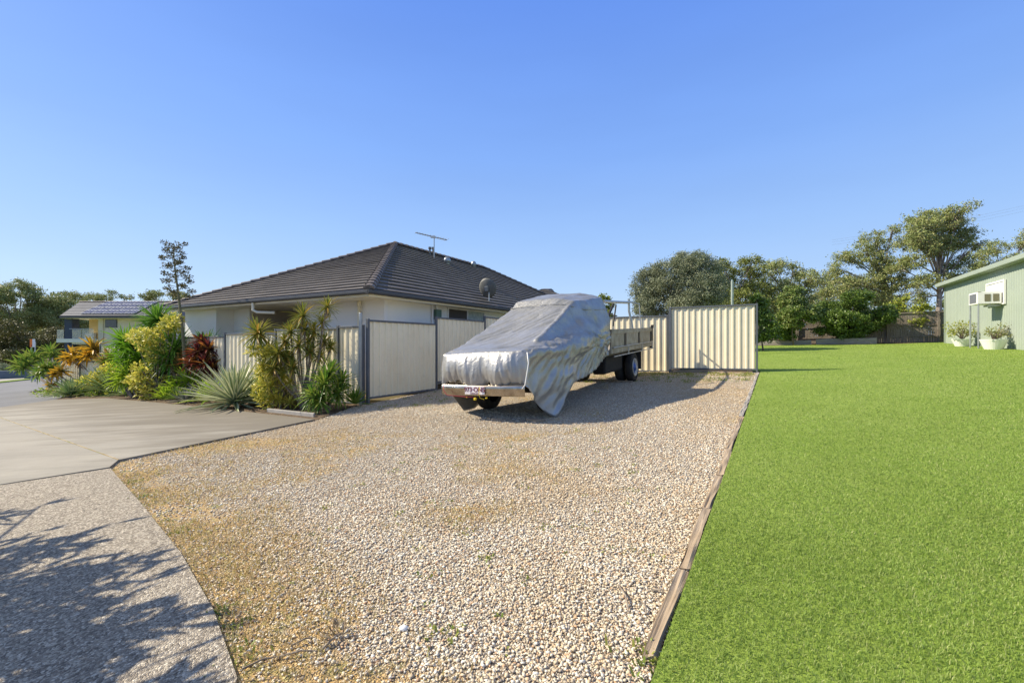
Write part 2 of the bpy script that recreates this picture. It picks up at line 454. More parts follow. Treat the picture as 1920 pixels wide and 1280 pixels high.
def root_loc(o):
    v = o.location.copy()
    while o.parent: o = o.parent; v = v + o.location
    return v
def np_mesh(name, V, Fc, m, parent=None, uv=None, smooth=False):
    V = np.asarray(V, dtype=np.float32); Fc = np.asarray(Fc, dtype=np.int32); k = Fc.shape[1]
    if parent is not None: V = V - np.array(root_loc(parent), dtype=np.float32)
    me = bpy.data.meshes.new(name)
    me.vertices.add(len(V)); me.vertices.foreach_set("co", V.ravel())
    me.loops.add(Fc.size); me.loops.foreach_set("vertex_index", Fc.ravel())
    me.polygons.add(len(Fc)); me.polygons.foreach_set("loop_start", np.arange(0, Fc.size, k, dtype=np.int32))
    if smooth: me.polygons.foreach_set("use_smooth", np.ones(len(Fc), dtype=bool))
    me.update(calc_edges=True); me.validate()
    if uv is not None:
        l = me.uv_layers.new(name="UVMap"); l.data.foreach_set("uv", np.asarray(uv, dtype=np.float32)[Fc.ravel()].ravel())
    me.materials.append(m)
    o = bpy.data.objects.new(name, me); COL.objects.link(o)
    if parent is not None: o.parent = parent
    return o
def in_poly(x, y, poly):
    r = np.zeros(len(x), dtype=bool); n = len(poly); j = n - 1
    for i in range(n):
        xi, yi = poly[i]; xj, yj = poly[j]
        c = ((yi > y) != (yj > y)) & (x < (xj - xi) * (y - yi) / ((yj - yi) + 1e-12) + xi)
        r ^= c; j = i
    return r
def sheet(name, poly, m, dz, side=0.0, kind='structure', cuts=(12.0,)):
    """flat polygon laid on the ground, optionally with a skirt going down"""
    bm = bmesh.new()
    vs = [bm.verts.new((p[0], p[1], 0)) for p in poly]
    f = bm.faces.new(vs)
    if f.normal.z < 0 or f.calc_area() == 0: pass
    bm.normal_update()
    if f.normal.z < 0: bmesh.ops.reverse_faces(bm, faces=[f])
    for c in cuts:
        bmesh.ops.bisect_plane(bm, geom=bm.verts[:] + bm.edges[:] + bm.faces[:], plane_co=(c, 0, 0), plane_no=(1, 0, 0))
    for c in (-15.0, 50.0):
        bmesh.ops.bisect_plane(bm, geom=bm.verts[:] + bm.edges[:] + bm.faces[:], plane_co=(0, c, 0), plane_no=(0, 1, 0))
    bmesh.ops.triangulate(bm, faces=bm.faces[:])
    for v in bm.verts: v.co.z = float(gz(v.co.x, v.co.y)) + dz
    if side:
        ed = [e for e in bm.edges if e.is_boundary]
        r = bmesh.ops.extrude_edge_only(bm, edges=ed)
        for v in [g for g in r['geom'] if isinstance(g, bmesh.types.BMVert)]: v.co.z -= side
        bmesh.ops.recalc_face_normals(bm, faces=bm.faces[:])
    me = bpy.data.meshes.new(name); bm.to_mesh(me); bm.free(); me.materials.append(m)
    o = bpy.data.objects.new(name, me); COL.objects.link(o)
    if kind: o["kind"] = kind
    return o
def P2(p): return (p[0], p[1])

# ================================================================== THE GROUND
bm = bmesh.new()
xs = [-1500, -300, -60, 12, 42, 300, 1500]; ys = [-300, -15, 50, 300, 2500]
gv = [[bm.verts.new((x, y, float(gz(x, y)) - .02)) for x in xs] for y in ys]
for j in range(len(ys) - 1):
    for i in range(len(xs) - 1):
        bm.faces.new((gv[j][i], gv[j][i + 1], gv[j + 1][i + 1], gv[j + 1][i]))
me = bpy.data.meshes.new("ground"); bm.to_mesh(me); bm.free(); me.materials.append(M['dirt'])
g = bpy.data.objects.new("ground", me); COL.objects.link(g); g["kind"] = "structure"

timber0 = W2(7.46, -5.3); timber1 = W2(7.63, 7.2)
tback = W2(7.40, -11.5)
D0 = P2(gp(590, 789)); D1 = P2(gp(222, 866)); D1b = P2(gp(205, 880)); D2 = P2(gp(0, 913))
dl = np.array(D2) - np.array(D1b); dl /= np.linalg.norm(dl)
D3 = tuple(np.array(D2) + dl * 8)
foot_edge = [P2(gp(*q)) for q in ((205, 880), (262, 945), (338, 1040), (400, 1150), (445, 1280))] + [(-.95, 1.2), (-.8, 0), (-.9, -6)]
bedfront = [P2(gp(*q)) for q in ((400, 767), (300, 757), (200, 748), (100, 751))]
gravel_poly = [timber1, timber0, tback, (-.9, -6)] + foot_edge[::-1][1:] + [D1, D0, W2(-.05, -.3), W2(-.05, 7.7), W2(5.5, 7.7), W2(7.63, 7.4)]
gr = sheet("gravel_yard", gravel_poly, M['gravel'], 0.0)
# the mask of matted dry grass needs vertices: subdivide and write it as an attribute
bm = bmesh.new(); bm.from_mesh(gr.data)
for k in range(1, 46):
    bmesh.ops.bisect_plane(bm, geom=bm.verts[:] + bm.edges[:] + bm.faces[:], plane_co=(-6 + k * .32, 0, 0), plane_no=(1, 0, 0))
for k in range(1, 56):
    bmesh.ops.bisect_plane(bm, geom=bm.verts[:] + bm.edges[:] + bm.faces[:], plane_co=(0, -1 + k * .33, 0), plane_no=(0, 1, 0))
bmesh.ops.triangulate(bm, faces=[f for f in bm.faces if len(f.verts) > 4])
bm.to_mesh(gr.data); bm.free()
def seg_dist(px, py, a, b):
    a = np.array(a); b = np.array(b); d = b - a; t = np.clip(((px - a[0]) * d[0] + (py - a[1]) * d[1]) / d.dot(d), 0, 1)
    return np.hypot(px - a[0] - t * d[0], py - a[1] - t * d[1])
def vnoise(x, y, s, seed=0):
    r = np.random.default_rng(900 + seed).random((64, 64)); u = x * s + 1000; v = y * s + 1000
    i = np.floor(u).astype(int); j = np.floor(v).astype(int); f = u - i; g = v - j; f = f * f * (3 - 2 * f); g = g * g * (3 - 2 * g)
    q = lambda a, b: r[a % 64, b % 64]
    return (q(i, j) * (1 - f) + q(i + 1, j) * f) * (1 - g) + (q(i, j + 1) * (1 - f) + q(i + 1, j + 1) * f) * g
def patch(x, y, seed=0):
    return .5 * vnoise(x, y, .8, seed) + .3 * vnoise(x, y, 2.1, seed + 1) + .2 * vnoise(x, y, 5.3, seed + 2)
def moss_at(x, y):
    return np.maximum(moss_base(x, y), .6 * np.clip((patch(x, y, 5) - .57) / .10, 0, 1))
def moss_base(x, y):
    """0..1: where dead grass has grown into the gravel"""
    d = np.full(len(x), 9.0)
    for a, b in zip(foot_edge[:-3], foot_edge[1:]): d = np.minimum(d, seg_dist(x, y, a, b))
    m = np.clip(1.25 - d / .85, 0, 1)
    c = gp(430, 835); m = np.maximum(m, np.clip(1.3 - np.hypot((x - c.x) / 1.5, (y - c.y) / .7), 0, 1))
    c = gp(520, 1220); m = np.maximum(m, np.clip(1.3 - np.hypot((x - c.x) / .45, (y - c.y) / .25), 0, 1))
    c = gp(330, 900); m = np.maximum(m, .7 * np.clip(1.3 - np.hypot((x - c.x) / .9, (y - c.y) / .9), 0, 1))
    c = gp(880, 965); m = np.maximum(m, .8 * np.clip(1.2 - np.hypot((x - c.x) / .7, (y - c.y) / .4), 0, 1))
    c = gp(600, 1290); m = np.maximum(m, np.clip(1.3 - np.hypot((x - c.x) / .7, (y - c.y) / .22), 0, 1))
    c = W(4.5, 6.9); m = np.maximum(m, .75 * np.clip(1.3 - np.hypot((x - c.x) / 2.2, (y - c.y) / 1.2), 0, 1))
    return m
n_ = len(gr.data.vertices); co_ = np.zeros(n_ * 3); gr.data.vertices.foreach_get("co", co_); co_ = co_.reshape(-1, 3)
at_ = gr.data.attributes.new("moss", 'FLOAT', 'POINT'); at_.data.foreach_set("value", moss_at(co_[:, 0], co_[:, 1]).astype(np.float32))

drive_poly = [D0, D1, D1b, D2, D3, (-15.0, D3[1] - 1), (-15.05, 13.2), P2(gp(100, 751)), P2(gp(200, 748)), P2(gp(300, 757)), P2(gp(400, 767))]
dv = sheet("driveway", drive_poly, M['drive'], .032, .08)
bm = bmesh.new(); bm.from_mesh(dv.data)
for k in range(1, 60): bmesh.ops.bisect_plane(bm, geom=bm.verts[:] + bm.edges[:] + bm.faces[:], plane_co=(-17 + k * .25, 0, 0), plane_no=(1, 0, 0))
for k in range(1, 50): bmesh.ops.bisect_plane(bm, geom=bm.verts[:] + bm.edges[:] + bm.faces[:], plane_co=(0, 3 + k * .25, 0), plane_no=(0, 1, 0))
bmesh.ops.triangulate(bm, faces=[f for f in bm.faces if len(f.verts) > 4]); bm.to_mesh(dv.data); bm.free()
n_ = len(dv.data.vertices); co_ = np.zeros(n_ * 3); dv.data.vertices.foreach_get("co", co_); co_ = co_.reshape(-1, 3)
dd_ = np.full(n_, 9.0)
for a, b in zip([D0] + bedfront[:1] + bedfront[1:-1], bedfront): dd_ = np.minimum(dd_, seg_dist(co_[:, 0], co_[:, 1], a, b)) if tuple(a) != tuple(b) else dd_
at_ = dv.data.attributes.new("dirt", 'FLOAT', 'POINT'); at_.data.foreach_set("value", np.clip(1 - dd_ / 3.4, 0, 1).astype(np.float32))
foot_poly = foot_edge[::-1][:-1] + [D1b, D2, D3, (-15, D3[1] - 1), (-15, -6)]
foot_poly = [(-.9, -6), (-.8, 0), (-.95, 1.2)] + [P2(gp(*q)) for q in ((445, 1280), (400, 1150), (338, 1040), (262, 945), (207, 881))] + [(D2[0] + .004, D2[1] - .006), (D3[0], D3[1] - .006), (-14.95, D3[1] - 1), (-14.95, -6)]
sheet("footpath", foot_poly, M['foot'], .024, .08)
sheet("road", [(-15.06, -8), (-15.06, 13.2), P2(gp(98, 751)), (-19, 20), (-26, 27), (-31, 36), (-33.8, 34), (-32.4, 28), (-31, -8)], M['asphalt'], -.012)
# dead grass standing in the joint between the two slabs
def ribbon(a, b, w0, n=60, dz=.036):
    a = Vector(a); b = Vector(b); s = (b - a).to_2d().normalized(); nn = Vector((-s.y, s.x)); out = MB()
    prev = None
    for i in range(n + 1):
        p = a.lerp(b, i / n); ww = w0 * (.35 + 1.1 * abs(noise.noise(Vector((i * .6, 3.3, 0)))))
        q = (Vector((p.x + nn.x * ww, p.y + nn.y * ww, float(gz(p.x + nn.x * ww, p.y + nn.y * ww)) + dz)),
             Vector((p.x - nn.x * ww, p.y - nn.y * ww, float(gz(p.x - nn.x * ww, p.y - nn.y * ww)) + dz)))
        if prev: out.quad(prev[0], prev[1], q[1], q[0])
        prev = q
    return out
ja, jb = gp(222, 866), gp(0, 785); jc = ja + (jb - ja) * 1.35
rb = ribbon(ja, jc, .013).build("joint_moss", M['dryblade']); tag(rb, kind='stuff')
bedpoly = [D0, P2(gp(400, 767)), P2(gp(300, 757)), P2(gp(200, 748)), P2(gp(100, 751)), (-16.6, 17.0), W2(-20, -.6), W2(-20, .05), W2(-.05, .05), W2(-.05, -.3)]
sheet("garden_bed", bedpoly, M['mulch'], .012)

# lawn
lawn_poly = [W2(5.4, 7.8), W2(7.685, 7.5), W2(7.47, -5.3), W2(7.43, -11.5), (18, -6), (45, -6), (45, 20), (30, 28.0), (27.2, 24.6), (16.4, 30.6), W2(5.4, 22)]
sheet("lawn", lawn_poly, M['lawn'], .022)
# far verge, garden and wall across the street
sheet("verge", [(-32.4, 28), (-33.8, 34.2), (-41, 50), (-60, 50), (-60, 24), (-48, 20), (-31.1, 20)], M['lawn'], .05, .14, cuts=())
sheet("cross_path", [(-33.6, 29.5), (-34.5, 32.4), (-60, 36), (-60, 32.5)], M['kerb'], .06, cuts=())

# ---- timber edging between gravel and lawn
edge_pts = []
rnd = random.Random(3)
def sleeper(p, q, width, height, m, label, rough=.008, name="timber_sleeper", cat="timber sleeper", group=None, sink=.05, seed=0):
    p = Vector(p); q = Vector(q); L = (q - p).length; ux = (q - p).normalized(); uy = Vector((0, 0, 1)).cross(ux).normalized(); uz = ux.cross(uy)
    nx = max(8, int(L / .05)); prof = [(-.5, 0), (-.5, .75), (-.38, 1.0), (-.12, 1.03), (.12, .97), (.38, 1.0), (.5, .72), (.5, 0)]
    vs = []; fs = []
    for i in range(nx + 1):
        for j, (a, b) in enumerate(prof):
            k = Vector((i * .13 + seed * 9.1, j * 2.7, seed))
            da = noise.noise(k * 1.0) * rough; db = noise.noise(k + Vector((5, 5, 5))) * rough
            edge = 0 if 0 < i < nx else rnd.uniform(-.012, .012)
            vs.append(Vector((i / nx * L + edge, a * width + da, b * height + (db if b > 0 else -sink))))
    k = len(prof)
    for i in range(nx):
        for j in range(k - 1):
            fs.append((i * k + j, (i + 1) * k + j, (i + 1) * k + j + 1, i * k + j + 1))
    fs.append(tuple(range(k))); fs.append(tuple(reversed(range(nx * k, nx * k + k))))
    mb = MB(); mb.add(vs, [tuple(reversed(f)) for f in fs])
    o = mb.build(name, m)
    o.matrix_world = Matrix(((ux.x, uy.x, uz.x, p.x), (ux.y, uy.y, uz.y, p.y), (ux.z, uy.z, uz.z, p.z), (0, 0, 0, 1)))
    tag(o, label, cat, group); return o
T0 = np.array(P2(gp(1219, 1240))); T1 = np.array(timber1); Td = T1 - T0; TL = np.linalg.norm(Td); Td /= TL
cuts_ = [0, .78, 1.75, 2.6, 3.6, 5.6, 8.0, 10.2, TL]
lab = ["brown split timber sleeper ending at the bottom edge of the lawn", "second timber sleeper from the bottom of the lawn edging, deeply cracked along its grain", "third timber sleeper from the bottom of the lawn edging, with a knot",
       "short weathered sleeper with a whitish patch at its joint", "greyish timber sleeper just past the cracked brown ones",
       "grey sleeper in the middle of the lawn edging", "pale grey sleeper beside the gravel, next to last before the gate", "bleached far sleeper of the lawn edging ending at the cream gate"]
for i in range(len(cuts_) - 1):
    a = T0 + Td * (cuts_[i] + .012) ; b = T0 + Td * (cuts_[i + 1] - .012)
    a = a + np.array((1, 0)) * rnd.uniform(-.012, .012)
    sleeper((a[0], a[1], float(gz(*a))), (b[0], b[1], float(gz(*b))),   .064, .02, M['sleeper'] if i < 5 else M['sleeper_grey'], lab[i], .014,
            group="timber sleepers edging the lawn", seed=i)

# ================================================================== GRASS AND STONES
ICO = None
def scatter(poly, n, dens, seed, bb):
    r = np.random.default_rng(seed); x = r.uniform(bb[0], bb[1], n); y = r.uniform(bb[2], bb[3], n)
    k = in_poly(x, y, poly) & (r.random(n) < dens(x, y)); return x[k], y[k], r
def fall(y0):
    return lambda x, y: np.where(y < y0, 1.0, (y0 / np.maximum(y, .1)) ** 2) * (np.abs(x) < 1.3 * np.maximum(y, .1) + .8)
def grass(name, poly, bb, ncand, dens, h, wd, m, seed, kind='stuff', dz=.01, hgrow=0.0, label=None):
    x, y, r = scatter(poly, ncand, dens, seed, bb); n = len(x)
    z = gz(x, y) + dz; d = np.hypot(x, y)
    H = h * r.uniform(.55, 1.25, n) * (1 + hgrow * d); Wd = wd * r.uniform(.7, 1.3, n) * (1 + .16 * np.maximum(d - 2, 0))
    az = r.uniform(0, 2 * np.pi, n); lean = r.uniform(.15, 1.1, n) * H; az2 = r.uniform(0, 2 * np.pi, n)
    cx, sx = np.cos(az), np.sin(az); lx, ly = np.cos(az2) * lean, np.sin(az2) * lean
    V = np.zeros((n, 5, 3), dtype=np.float32)
    V[:, 0] = np.stack((x - cx * Wd / 2, y - sx * Wd / 2, z), 1); V[:, 1] = np.stack((x + cx * Wd / 2, y + sx * Wd / 2, z), 1)
    V[:, 2] = np.stack((x + cx * Wd * .4 + lx * .35, y + sx * Wd * .4 + ly * .35, z + H * .6), 1)
    V[:, 3] = np.stack((x - cx * Wd * .4 + lx * .35, y - sx * Wd * .4 + ly * .35, z + H * .6), 1)
    V[:, 4] = np.stack((x + lx, y + ly, z + H * .95), 1)
    base = (np.arange(n) * 5)[:, None]
    F3 = np.concatenate((base + np.array([[0, 1, 2]]), base + np.array([[0, 2, 3]]), base + np.array([[3, 2, 4]])), 0)
    o = np_mesh(name, V.reshape(-1, 3), F3, m); o["kind"] = kind
    return o
grass("grass", lawn_poly, (.4, 26, 1.3, 28), 14000000, lambda x, y: fall(2.5)(x, y) * 1.0, .019, .0027, M['blade'], 11, dz=.02)
def mossy(x, y):
    k = moss_at(x, y); return np.clip(k * 1.2 - .25, 0, 1) * fall(3.0)(x, y) * (patch(x * 2, y * 2, 50) > .42)
grass("dry_grass", gravel_poly, (-6, 5, 1.5, 16), 620000, mossy, .026, .004, M['dryblade'], 12, hgrow=.02)
def icos():
    b_ = bmesh.new(); bmesh.ops.create_icosphere(b_, subdivisions=1, radius=1)
    v = np.array([v.co for v in b_.verts]); b_.verts.index_update(); f = np.array([[v.index for v in f.verts] for f in b_.faces]); b_.free(); return v, f
IV, IF = icos()
def stones(name, poly, bb, ncand, dens, size, m, seed, sink=.3):
    x, y, r = scatter(poly, ncand, dens, seed, bb); n = len(x)
    s = size * np.clip(np.exp(r.normal(0, .40, n)), .5, 1.75); s *= 1 + .035 * np.maximum(np.hypot(x, y) - 3, 0)
    S = np.stack((s * r.uniform(.8, 1.3, n), s * r.uniform(.6, 1.0, n), s * r.uniform(.3, .65, n)), 1)
    a = r.uniform(0, 2 * np.pi, n); tl = r.normal(0, .35, n)
    P = IV[None] * S[:, None, :] * r.uniform(.5, 1.4, (n, 12, 1))
    c, q = np.cos(tl)[:, None], np.sin(tl)[:, None]
    Y, Z = P[..., 1] * c - P[..., 2] * q, P[..., 1] * q + P[..., 2] * c
    c, q = np.cos(a)[:, None], np.sin(a)[:, None]
    X, Y = P[..., 0] * c - Y * q, P[..., 0] * q + Y * c
    V = np.stack((X + x[:, None], Y + y[:, None], Z + (gz(x, y) + S[:, 2] * sink + r.uniform(0, .006, n))[:, None]), -1)
    Fc = (np.arange(n) * 12)[:, None, None] + IF[None]
    o = np_mesh(name, V.reshape(-1, 3), Fc.reshape(-1, 3), m); o["kind"] = "stuff"; return o
def stone_d(x, y):
    return fall(3.4)(x, y) * (1 - .68 * np.clip(moss_at(x, y), 0, 1)) * (.72 + .5 * np.clip((patch(x, y, 30) - .35) / .3, 0, 1))
stones("gravel_stones", gravel_poly, (-6, 7, 1.4, 17.5), 2000000, stone_d, .0063, M['stones'], 21)

# ================================================================== FENCES
def ribbed(p, q, z0, z1, pitch=.19, depth=.038, nrm=None):
    """steel sheet with trapezoid ribs from p to q (2d), between heights z0 and z1; ribs stand out along nrm"""
    p = np.array(p); q = np.array(q); L = np.linalg.norm(q - p); u = (q - p) / L
    n2 = np.array(nrm); k = max(1, round(L / pitch)); w_ = L / k; mb = MB(); prof = []
    for i in range(k):
        for f, d in ((0, 0), (.56, 0), (.68, 1), (.88, 1)): prof.append(((i + f) * w_, d * depth))
    prof.append((L, 0))
    for (s0, d0), (s1, d1) in zip(prof[:-1], prof[1:]):
        a = p + u * s0 + n2 * d0; b = p + u * s1 + n2 * d1
        zz = lambda z, f: z[0] + (z[1] - z[0]) * f if hasattr(z, "__len__") else z
        mb.quad((a[0], a[1], zz(z0, s0 / L)), (b[0], b[1], zz(z0, s1 / L)), (b[0], b[1], zz(z1, s1 / L)), (a[0], a[1], zz(z1, s0 / L)))
    return mb
def v3(p, z): return Vector((p[0], p[1], z))
def steel_fence(name, label, pts, nrm, group=None, tops=None, H=1.8, gap=.05, postover=.02, cat="fence"):
    """pts: list of (b,a) at the post positions; every bay is level, stepping with the ground"""
    c = W(*pts[0]); t = thing(name, label, cat, (c.x, c.y, c.z), group)
    nrm = np.array(nrm)
    zt = []
    for i in range(len(pts) - 1):
        p = np.array(W2(*pts[i])); q = np.array(W2(*pts[i + 1])); g0, g1 = float(gz(*p)), float(gz(*q))
        z1 = tops[i] if tops else max(g0, g1) + H - .02
        z0 = (z1 - H) if not tops else (z1 - H)
        zt.append(z1); u = (q - p) / np.linalg.norm(q - p)
        a, b = p + u * .03, q - u * .03
        ribbed(a, b, z0 + .03, z1 - .03, nrm=nrm, depth=.036 if tops else .025).build("steel_sheet", M['cream'], t)
        for nm, z in (("top_rail", z1 - .045), ("bottom_rail", z0)):
            r_ = MB(); o_ = np.array(a) - nrm * .012
            r_.box(v3(o_, z), v3(u * np.linalg.norm(b - a), 0), v3(nrm * .056, 0), (0, 0, .045)); r_.build(nm, M['slate'], t, bevel=.004)
    for i, bp in enumerate(pts):
        p = np.array(W2(*bp)); z1 = max(zt[max(0, i - 1)], zt[min(i, len(zt) - 1)]) + postover
        u = np.array((nrm[1], -nrm[0])); o_ = p - u * .029 - nrm * .02
        r_ = MB(); zb = float(gz(*p)) - .06
        r_.box(v3(o_, zb), v3(u * .058, 0), v3(nrm * .072, 0), (0, 0, z1 - zb)); r_.build("post", M['slate'], t, bevel=.004)
    return t
steel_fence("steel_fence", "shaded cream ribbed side fence in stepped bays between the covered truck and the house", [(0, .06), (0, 2.46), (0, 4.87), (0, 7.28)], B,
            "cream steel boundary fences", tops=[1.955, 2.14, 2.28], H=1.8)
fp = [(-.08, .02)] + [(-.9 - 2.4 * i, .02) for i in range(0, 6)] + [(-14.3, .02)]
steel_fence("steel_fence", "sunlit cream ribbed front fence standing behind the garden plants", fp[::1], -A, "cream steel boundary fences", H=1.8)
steel_fence("steel_fence", "lower cream fence bays at the street end, behind the orange cordylines", [(-14.4, .05), (-16.4, .05), (-18.4, .05)], -A, "cream steel boundary fences", H=1.2)
steel_fence("steel_fence", "cream ribbed back fence directly behind the truck tray", [(0.06, 7.62), (2.55, 7.62), (5.13, 7.62)], -A, "cream steel boundary fences", H=1.8)
# tall grey post at the near corner
c = W(-.1, -.05); mb = MB(); mb.box(c + Vector((-.03, -.03, -.05)), v3(B * .055, 0), v3(A * .055, 0), (0, 0, 2.12))
tag(mb.build("steel_post", M['silverpost'], bevel=.004), "tall grey steel post at the near corner where side fence meets front fence", "post")
# gate panel in front of the back fence, its foot falling off square
g0 = np.array(W2(5.23, 7.36)); g1 = np.array(W2(7.60, 7.22)); gu = (g1 - g0) / np.linalg.norm(g1 - g0); gn = np.array((gu[1], -gu[0]))
gt = thing("steel_gate", "wide cream ribbed gate panel standing alone between the truck and the lawn", "gate", (g0[0], g0[1], float(gz(*g0))))
zb0, zb1 = .66, .70; zt0, zt1 = 2.50, 2.50
ribbed(g0 + gu * .04, g1 - gu * .04, (zb0, zb1), (zt0, zt1), .182, .022, gn).build("steel_sheet", M['cream'], gt)
for nm, z0_, z1_ in (("top_rail", zt0 - .01, zt1 - .01), ("bottom_rail", zb0 - .03, zb1 - .03)):
    r_ = MB(); a = g0 - gn * .02; r_.box(v3(a, z0_), v3(g1 - g0, z1_ - z0_), v3(gn * .07, 0), (0, 0, .042)); r_.build(nm, M['slate'], gt, bevel=.004)
for q, ww in ((g0 - gu * .02, .07), (g1 - gu * .02, .045)):
    r_ = MB(); zb = float(gz(*q)) - .05; a = q - gn * .022; r_.box(v3(a, zb), v3(gu * ww, 0), v3(gn * .075, 0), (0, 0, zt0 + .045 - zb)); r_.build("post", M['slate'], gt, bevel=.004)
sl0 = g0 + gu * .08 + gn * .0; sl1 = g1 - gu * .1
sleeper(v3(sl0, float(gz(*sl0)) - .0), v3(sl1, float(gz(*sl1)) + .0), .05, .09, M['sleeper'], "rough timber board lying under the cream gate panel", .008, seed=40, name="timber_board", cat="timber board")

# ================================================================== MAIN HOUSE
EB, EA = -.62, .68; LB = -10.87; FA = 19.2; ZG = 2.73; SOF = 2.60
hc = W(-5, 8); house = thing("tiled_roof_house", "single storey pale grey house with dark tiled hip roof behind the fence", "house", (hc.x, hc.y, hc.z))
def wallp(name, b0, a0, b1, a1, z0, z1, m, th=.12, parent=house):
    p = np.array(W2(b0, a0)); q = np.array(W2(b1, a1)); u = q - p; n2 = np.array((u[1], -u[0])); n2 = n2 / np.linalg.norm(n2)
    mb = MB(); mb.box(v3(p, z0), v3(u, 0), v3(-n2 * th, 0), (0, 0, z1 - z0)); return mb.build(name, m, parent)
# faces look along (u.y,-u.x): run walls so that the outside is on that side
wallp("wall", -4.6, 1.68, -1.12, 1.68, -.4, SOF, M['bluegrey'])
wallp("wall", -1.12, 1.803, -1.12, 18.7, -.3, SOF, M['render'])
wallp("wall", -8.87, 1.68, -7.4, 1.68, -.8, SOF, M['bluegrey'])
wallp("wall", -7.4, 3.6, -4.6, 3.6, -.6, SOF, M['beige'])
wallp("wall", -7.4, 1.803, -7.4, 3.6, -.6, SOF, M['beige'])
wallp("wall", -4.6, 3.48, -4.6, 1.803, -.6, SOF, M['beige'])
wallp("wall", -10.3, 1.9, -8.99, 1.9, -.8, SOF, M['offwhite'])
wallp("wall", -10.4, 1.1, -8.34, 1.1, -.9, SOF, M['render'])
wallp("wall", -8.34, 1.223, -8.34, 1.7, -.9, SOF, M['render'])
wallp("wall", -10.4, 18.7, -10.4, 1.223, -.9, SOF, M['render'])
wallp("wall", -1.243, 18.7, -10.28, 18.7, -.3, SOF, M['render'])
# soffit ring
mb = MB(); mb.box(WA(LB, EA, SOF), v3(B * (EB - LB), 0), v3(A * 3.2, 0), (0, 0, .02)); mb.box(WA(-1.5, EA + 3.2, SOF), v3(B * (EB + 1.5), 0), v3(A * (FA - EA - 3.2), 0), (0, 0, .02))
mb.box(WA(LB, EA + 3.2, SOF), v3(B * .9, 0), v3(A * (FA - EA - 3.2), 0), (0, 0, .02)); mb.build("soffit", M['soffit'], house)
# fascia boards and gutters
mb = MB(); mb.box(WA(LB, EA, SOF - .03), v3(B * (EB - LB), 0), v3(-A * .025, 0), (0, 0, .14)); mb.build("fascia", M['trim'], house)
mb = MB(); mb.box(WA(EB, EA - .025, SOF - .03), v3(A * (FA - EA), 0), v3(B * .025, 0), (0, 0, .14)); mb.build("fascia", M['trim'], house)
def gutter(p, q, n2):
    prof = [(0, 0), (.10, 0), (.125, .03), (.125, .095), (.11, .105), (.105, .095), (.105, .035), (.09, .015), (0, .015)]
    mb = MB(); k = len(prof)
    vs = [v3(np.array(e) + n2 * d, ZG - .11 + z) for e in (p, q) for d, z in prof]
    mb.add(vs, [(i, (i + 1) % k, k + (i + 1) % k, k + i) for i in range(k)] + [tuple(range(k)), tuple(range(2 * k - 1, k - 1, -1))]); return mb
gutter(W2(LB - .02, EA - .03), W2(EB + .12, EA - .03), -A).build("gutter", M['gutter'], house)
gutter(W2(EB + .03, EA - .15), W2(EB + .03, FA), B).build("gutter", M['gutter'], house)
# roof in stepped courses
APX = WA(EB - 5.125, EA + 6.12, 5.60); RID = WA(EB - 5.125, EA + 12.96, 5.60)
cE = WA(EB + .05, EA - .05, ZG); cL = WA(LB - .05, EA - .05, ZG); cF = WA(EB + .05, FA + .05, ZG); cG = WA(LB - .05, FA + .05, ZG)
def roof_face(E0, E1, R0, R1, parent, m, course=.30, lip=.048, tilew=.33, name="roof_face"):
    """E0->E1 along the eave, outward face up"""
    slope = ((R0 + R1) / 2 - (E0 + E1) / 2).length; n = max(3, round(slope / course)); ax = (E1 - E0).normalized()
    up = ((R0 + R1) / 2 - (E0 + E1) / 2); up = up - ax * up.dot(ax); up.normalize(); nrm = ax.cross(up).normalized()
    if nrm.z < 0: nrm = -nrm
    mb = MB()
    for i in range(n):
        t0, t1 = i / n, (i + 1) / n + .002
        a, b = E0.lerp(R0, t0), E1.lerp(R1, t0); c, d = E1.lerp(R1, min(1, t1)), E0.lerp(R0, min(1, t1))
        off = .5 * (i % 2)
        U = lambda p, v: (((p - E0).dot(ax)) / tilew + off + .01, i + v)
        al, bl = a + nrm * lip, b + nrm * lip
        mb.add([al, bl, c, d], [(0, 1, 2, 3)], [U(al, .02), U(bl, .02), U(c, .98), U(d, .98)])
        mb.add([a - nrm * .02, b - nrm * .02, bl, al], [(0, 1, 2, 3)], [U(a, .02)] * 4)
    return mb.build(name, m, parent)
def caps(p, q, parent, m, r=.12, L=.33, name="ridge_caps"):
    d = (q - p); n = max(2, round(d.length / L)); u = d.normalized(); s = u.cross(Vector((0, 0, 1))).normalized(); up = s.cross(u); mb = MB()
    for i in range(n):
        a = p + d * (i / n); b = p + d * ((i + 1.12) / n); vs = []
        for e, rr, hh in ((a, r * 1.05, .035), (b, r * .93, .012)):
            for k in range(7):
                t = math.pi * k / 6; vs.append(e + s * (math.cos(t) * rr * 1.15) + up * (math.sin(t) * rr * .85 + hh - .02))
        fs = [(k, k + 1, 8 + k, 7 + k) for k in range(6)]; fs.append(tuple(range(6, -1, -1))); mb.add(vs, fs)
    return mb.build(name, m, parent)
roof_face(cL, cE, APX, APX, house, M['tile']); roof_face(cE, cF, APX, RID, house, M['tile'])
roof_face(cF, cG, RID, RID, house, M['tile']); roof_face(cG, cL, RID, APX, house, M['tile'])
for a, b in ((cE, APX), (cL, APX), (APX, RID), (cF, RID), (cG, RID)): caps(a, b, house, M['ridge'])
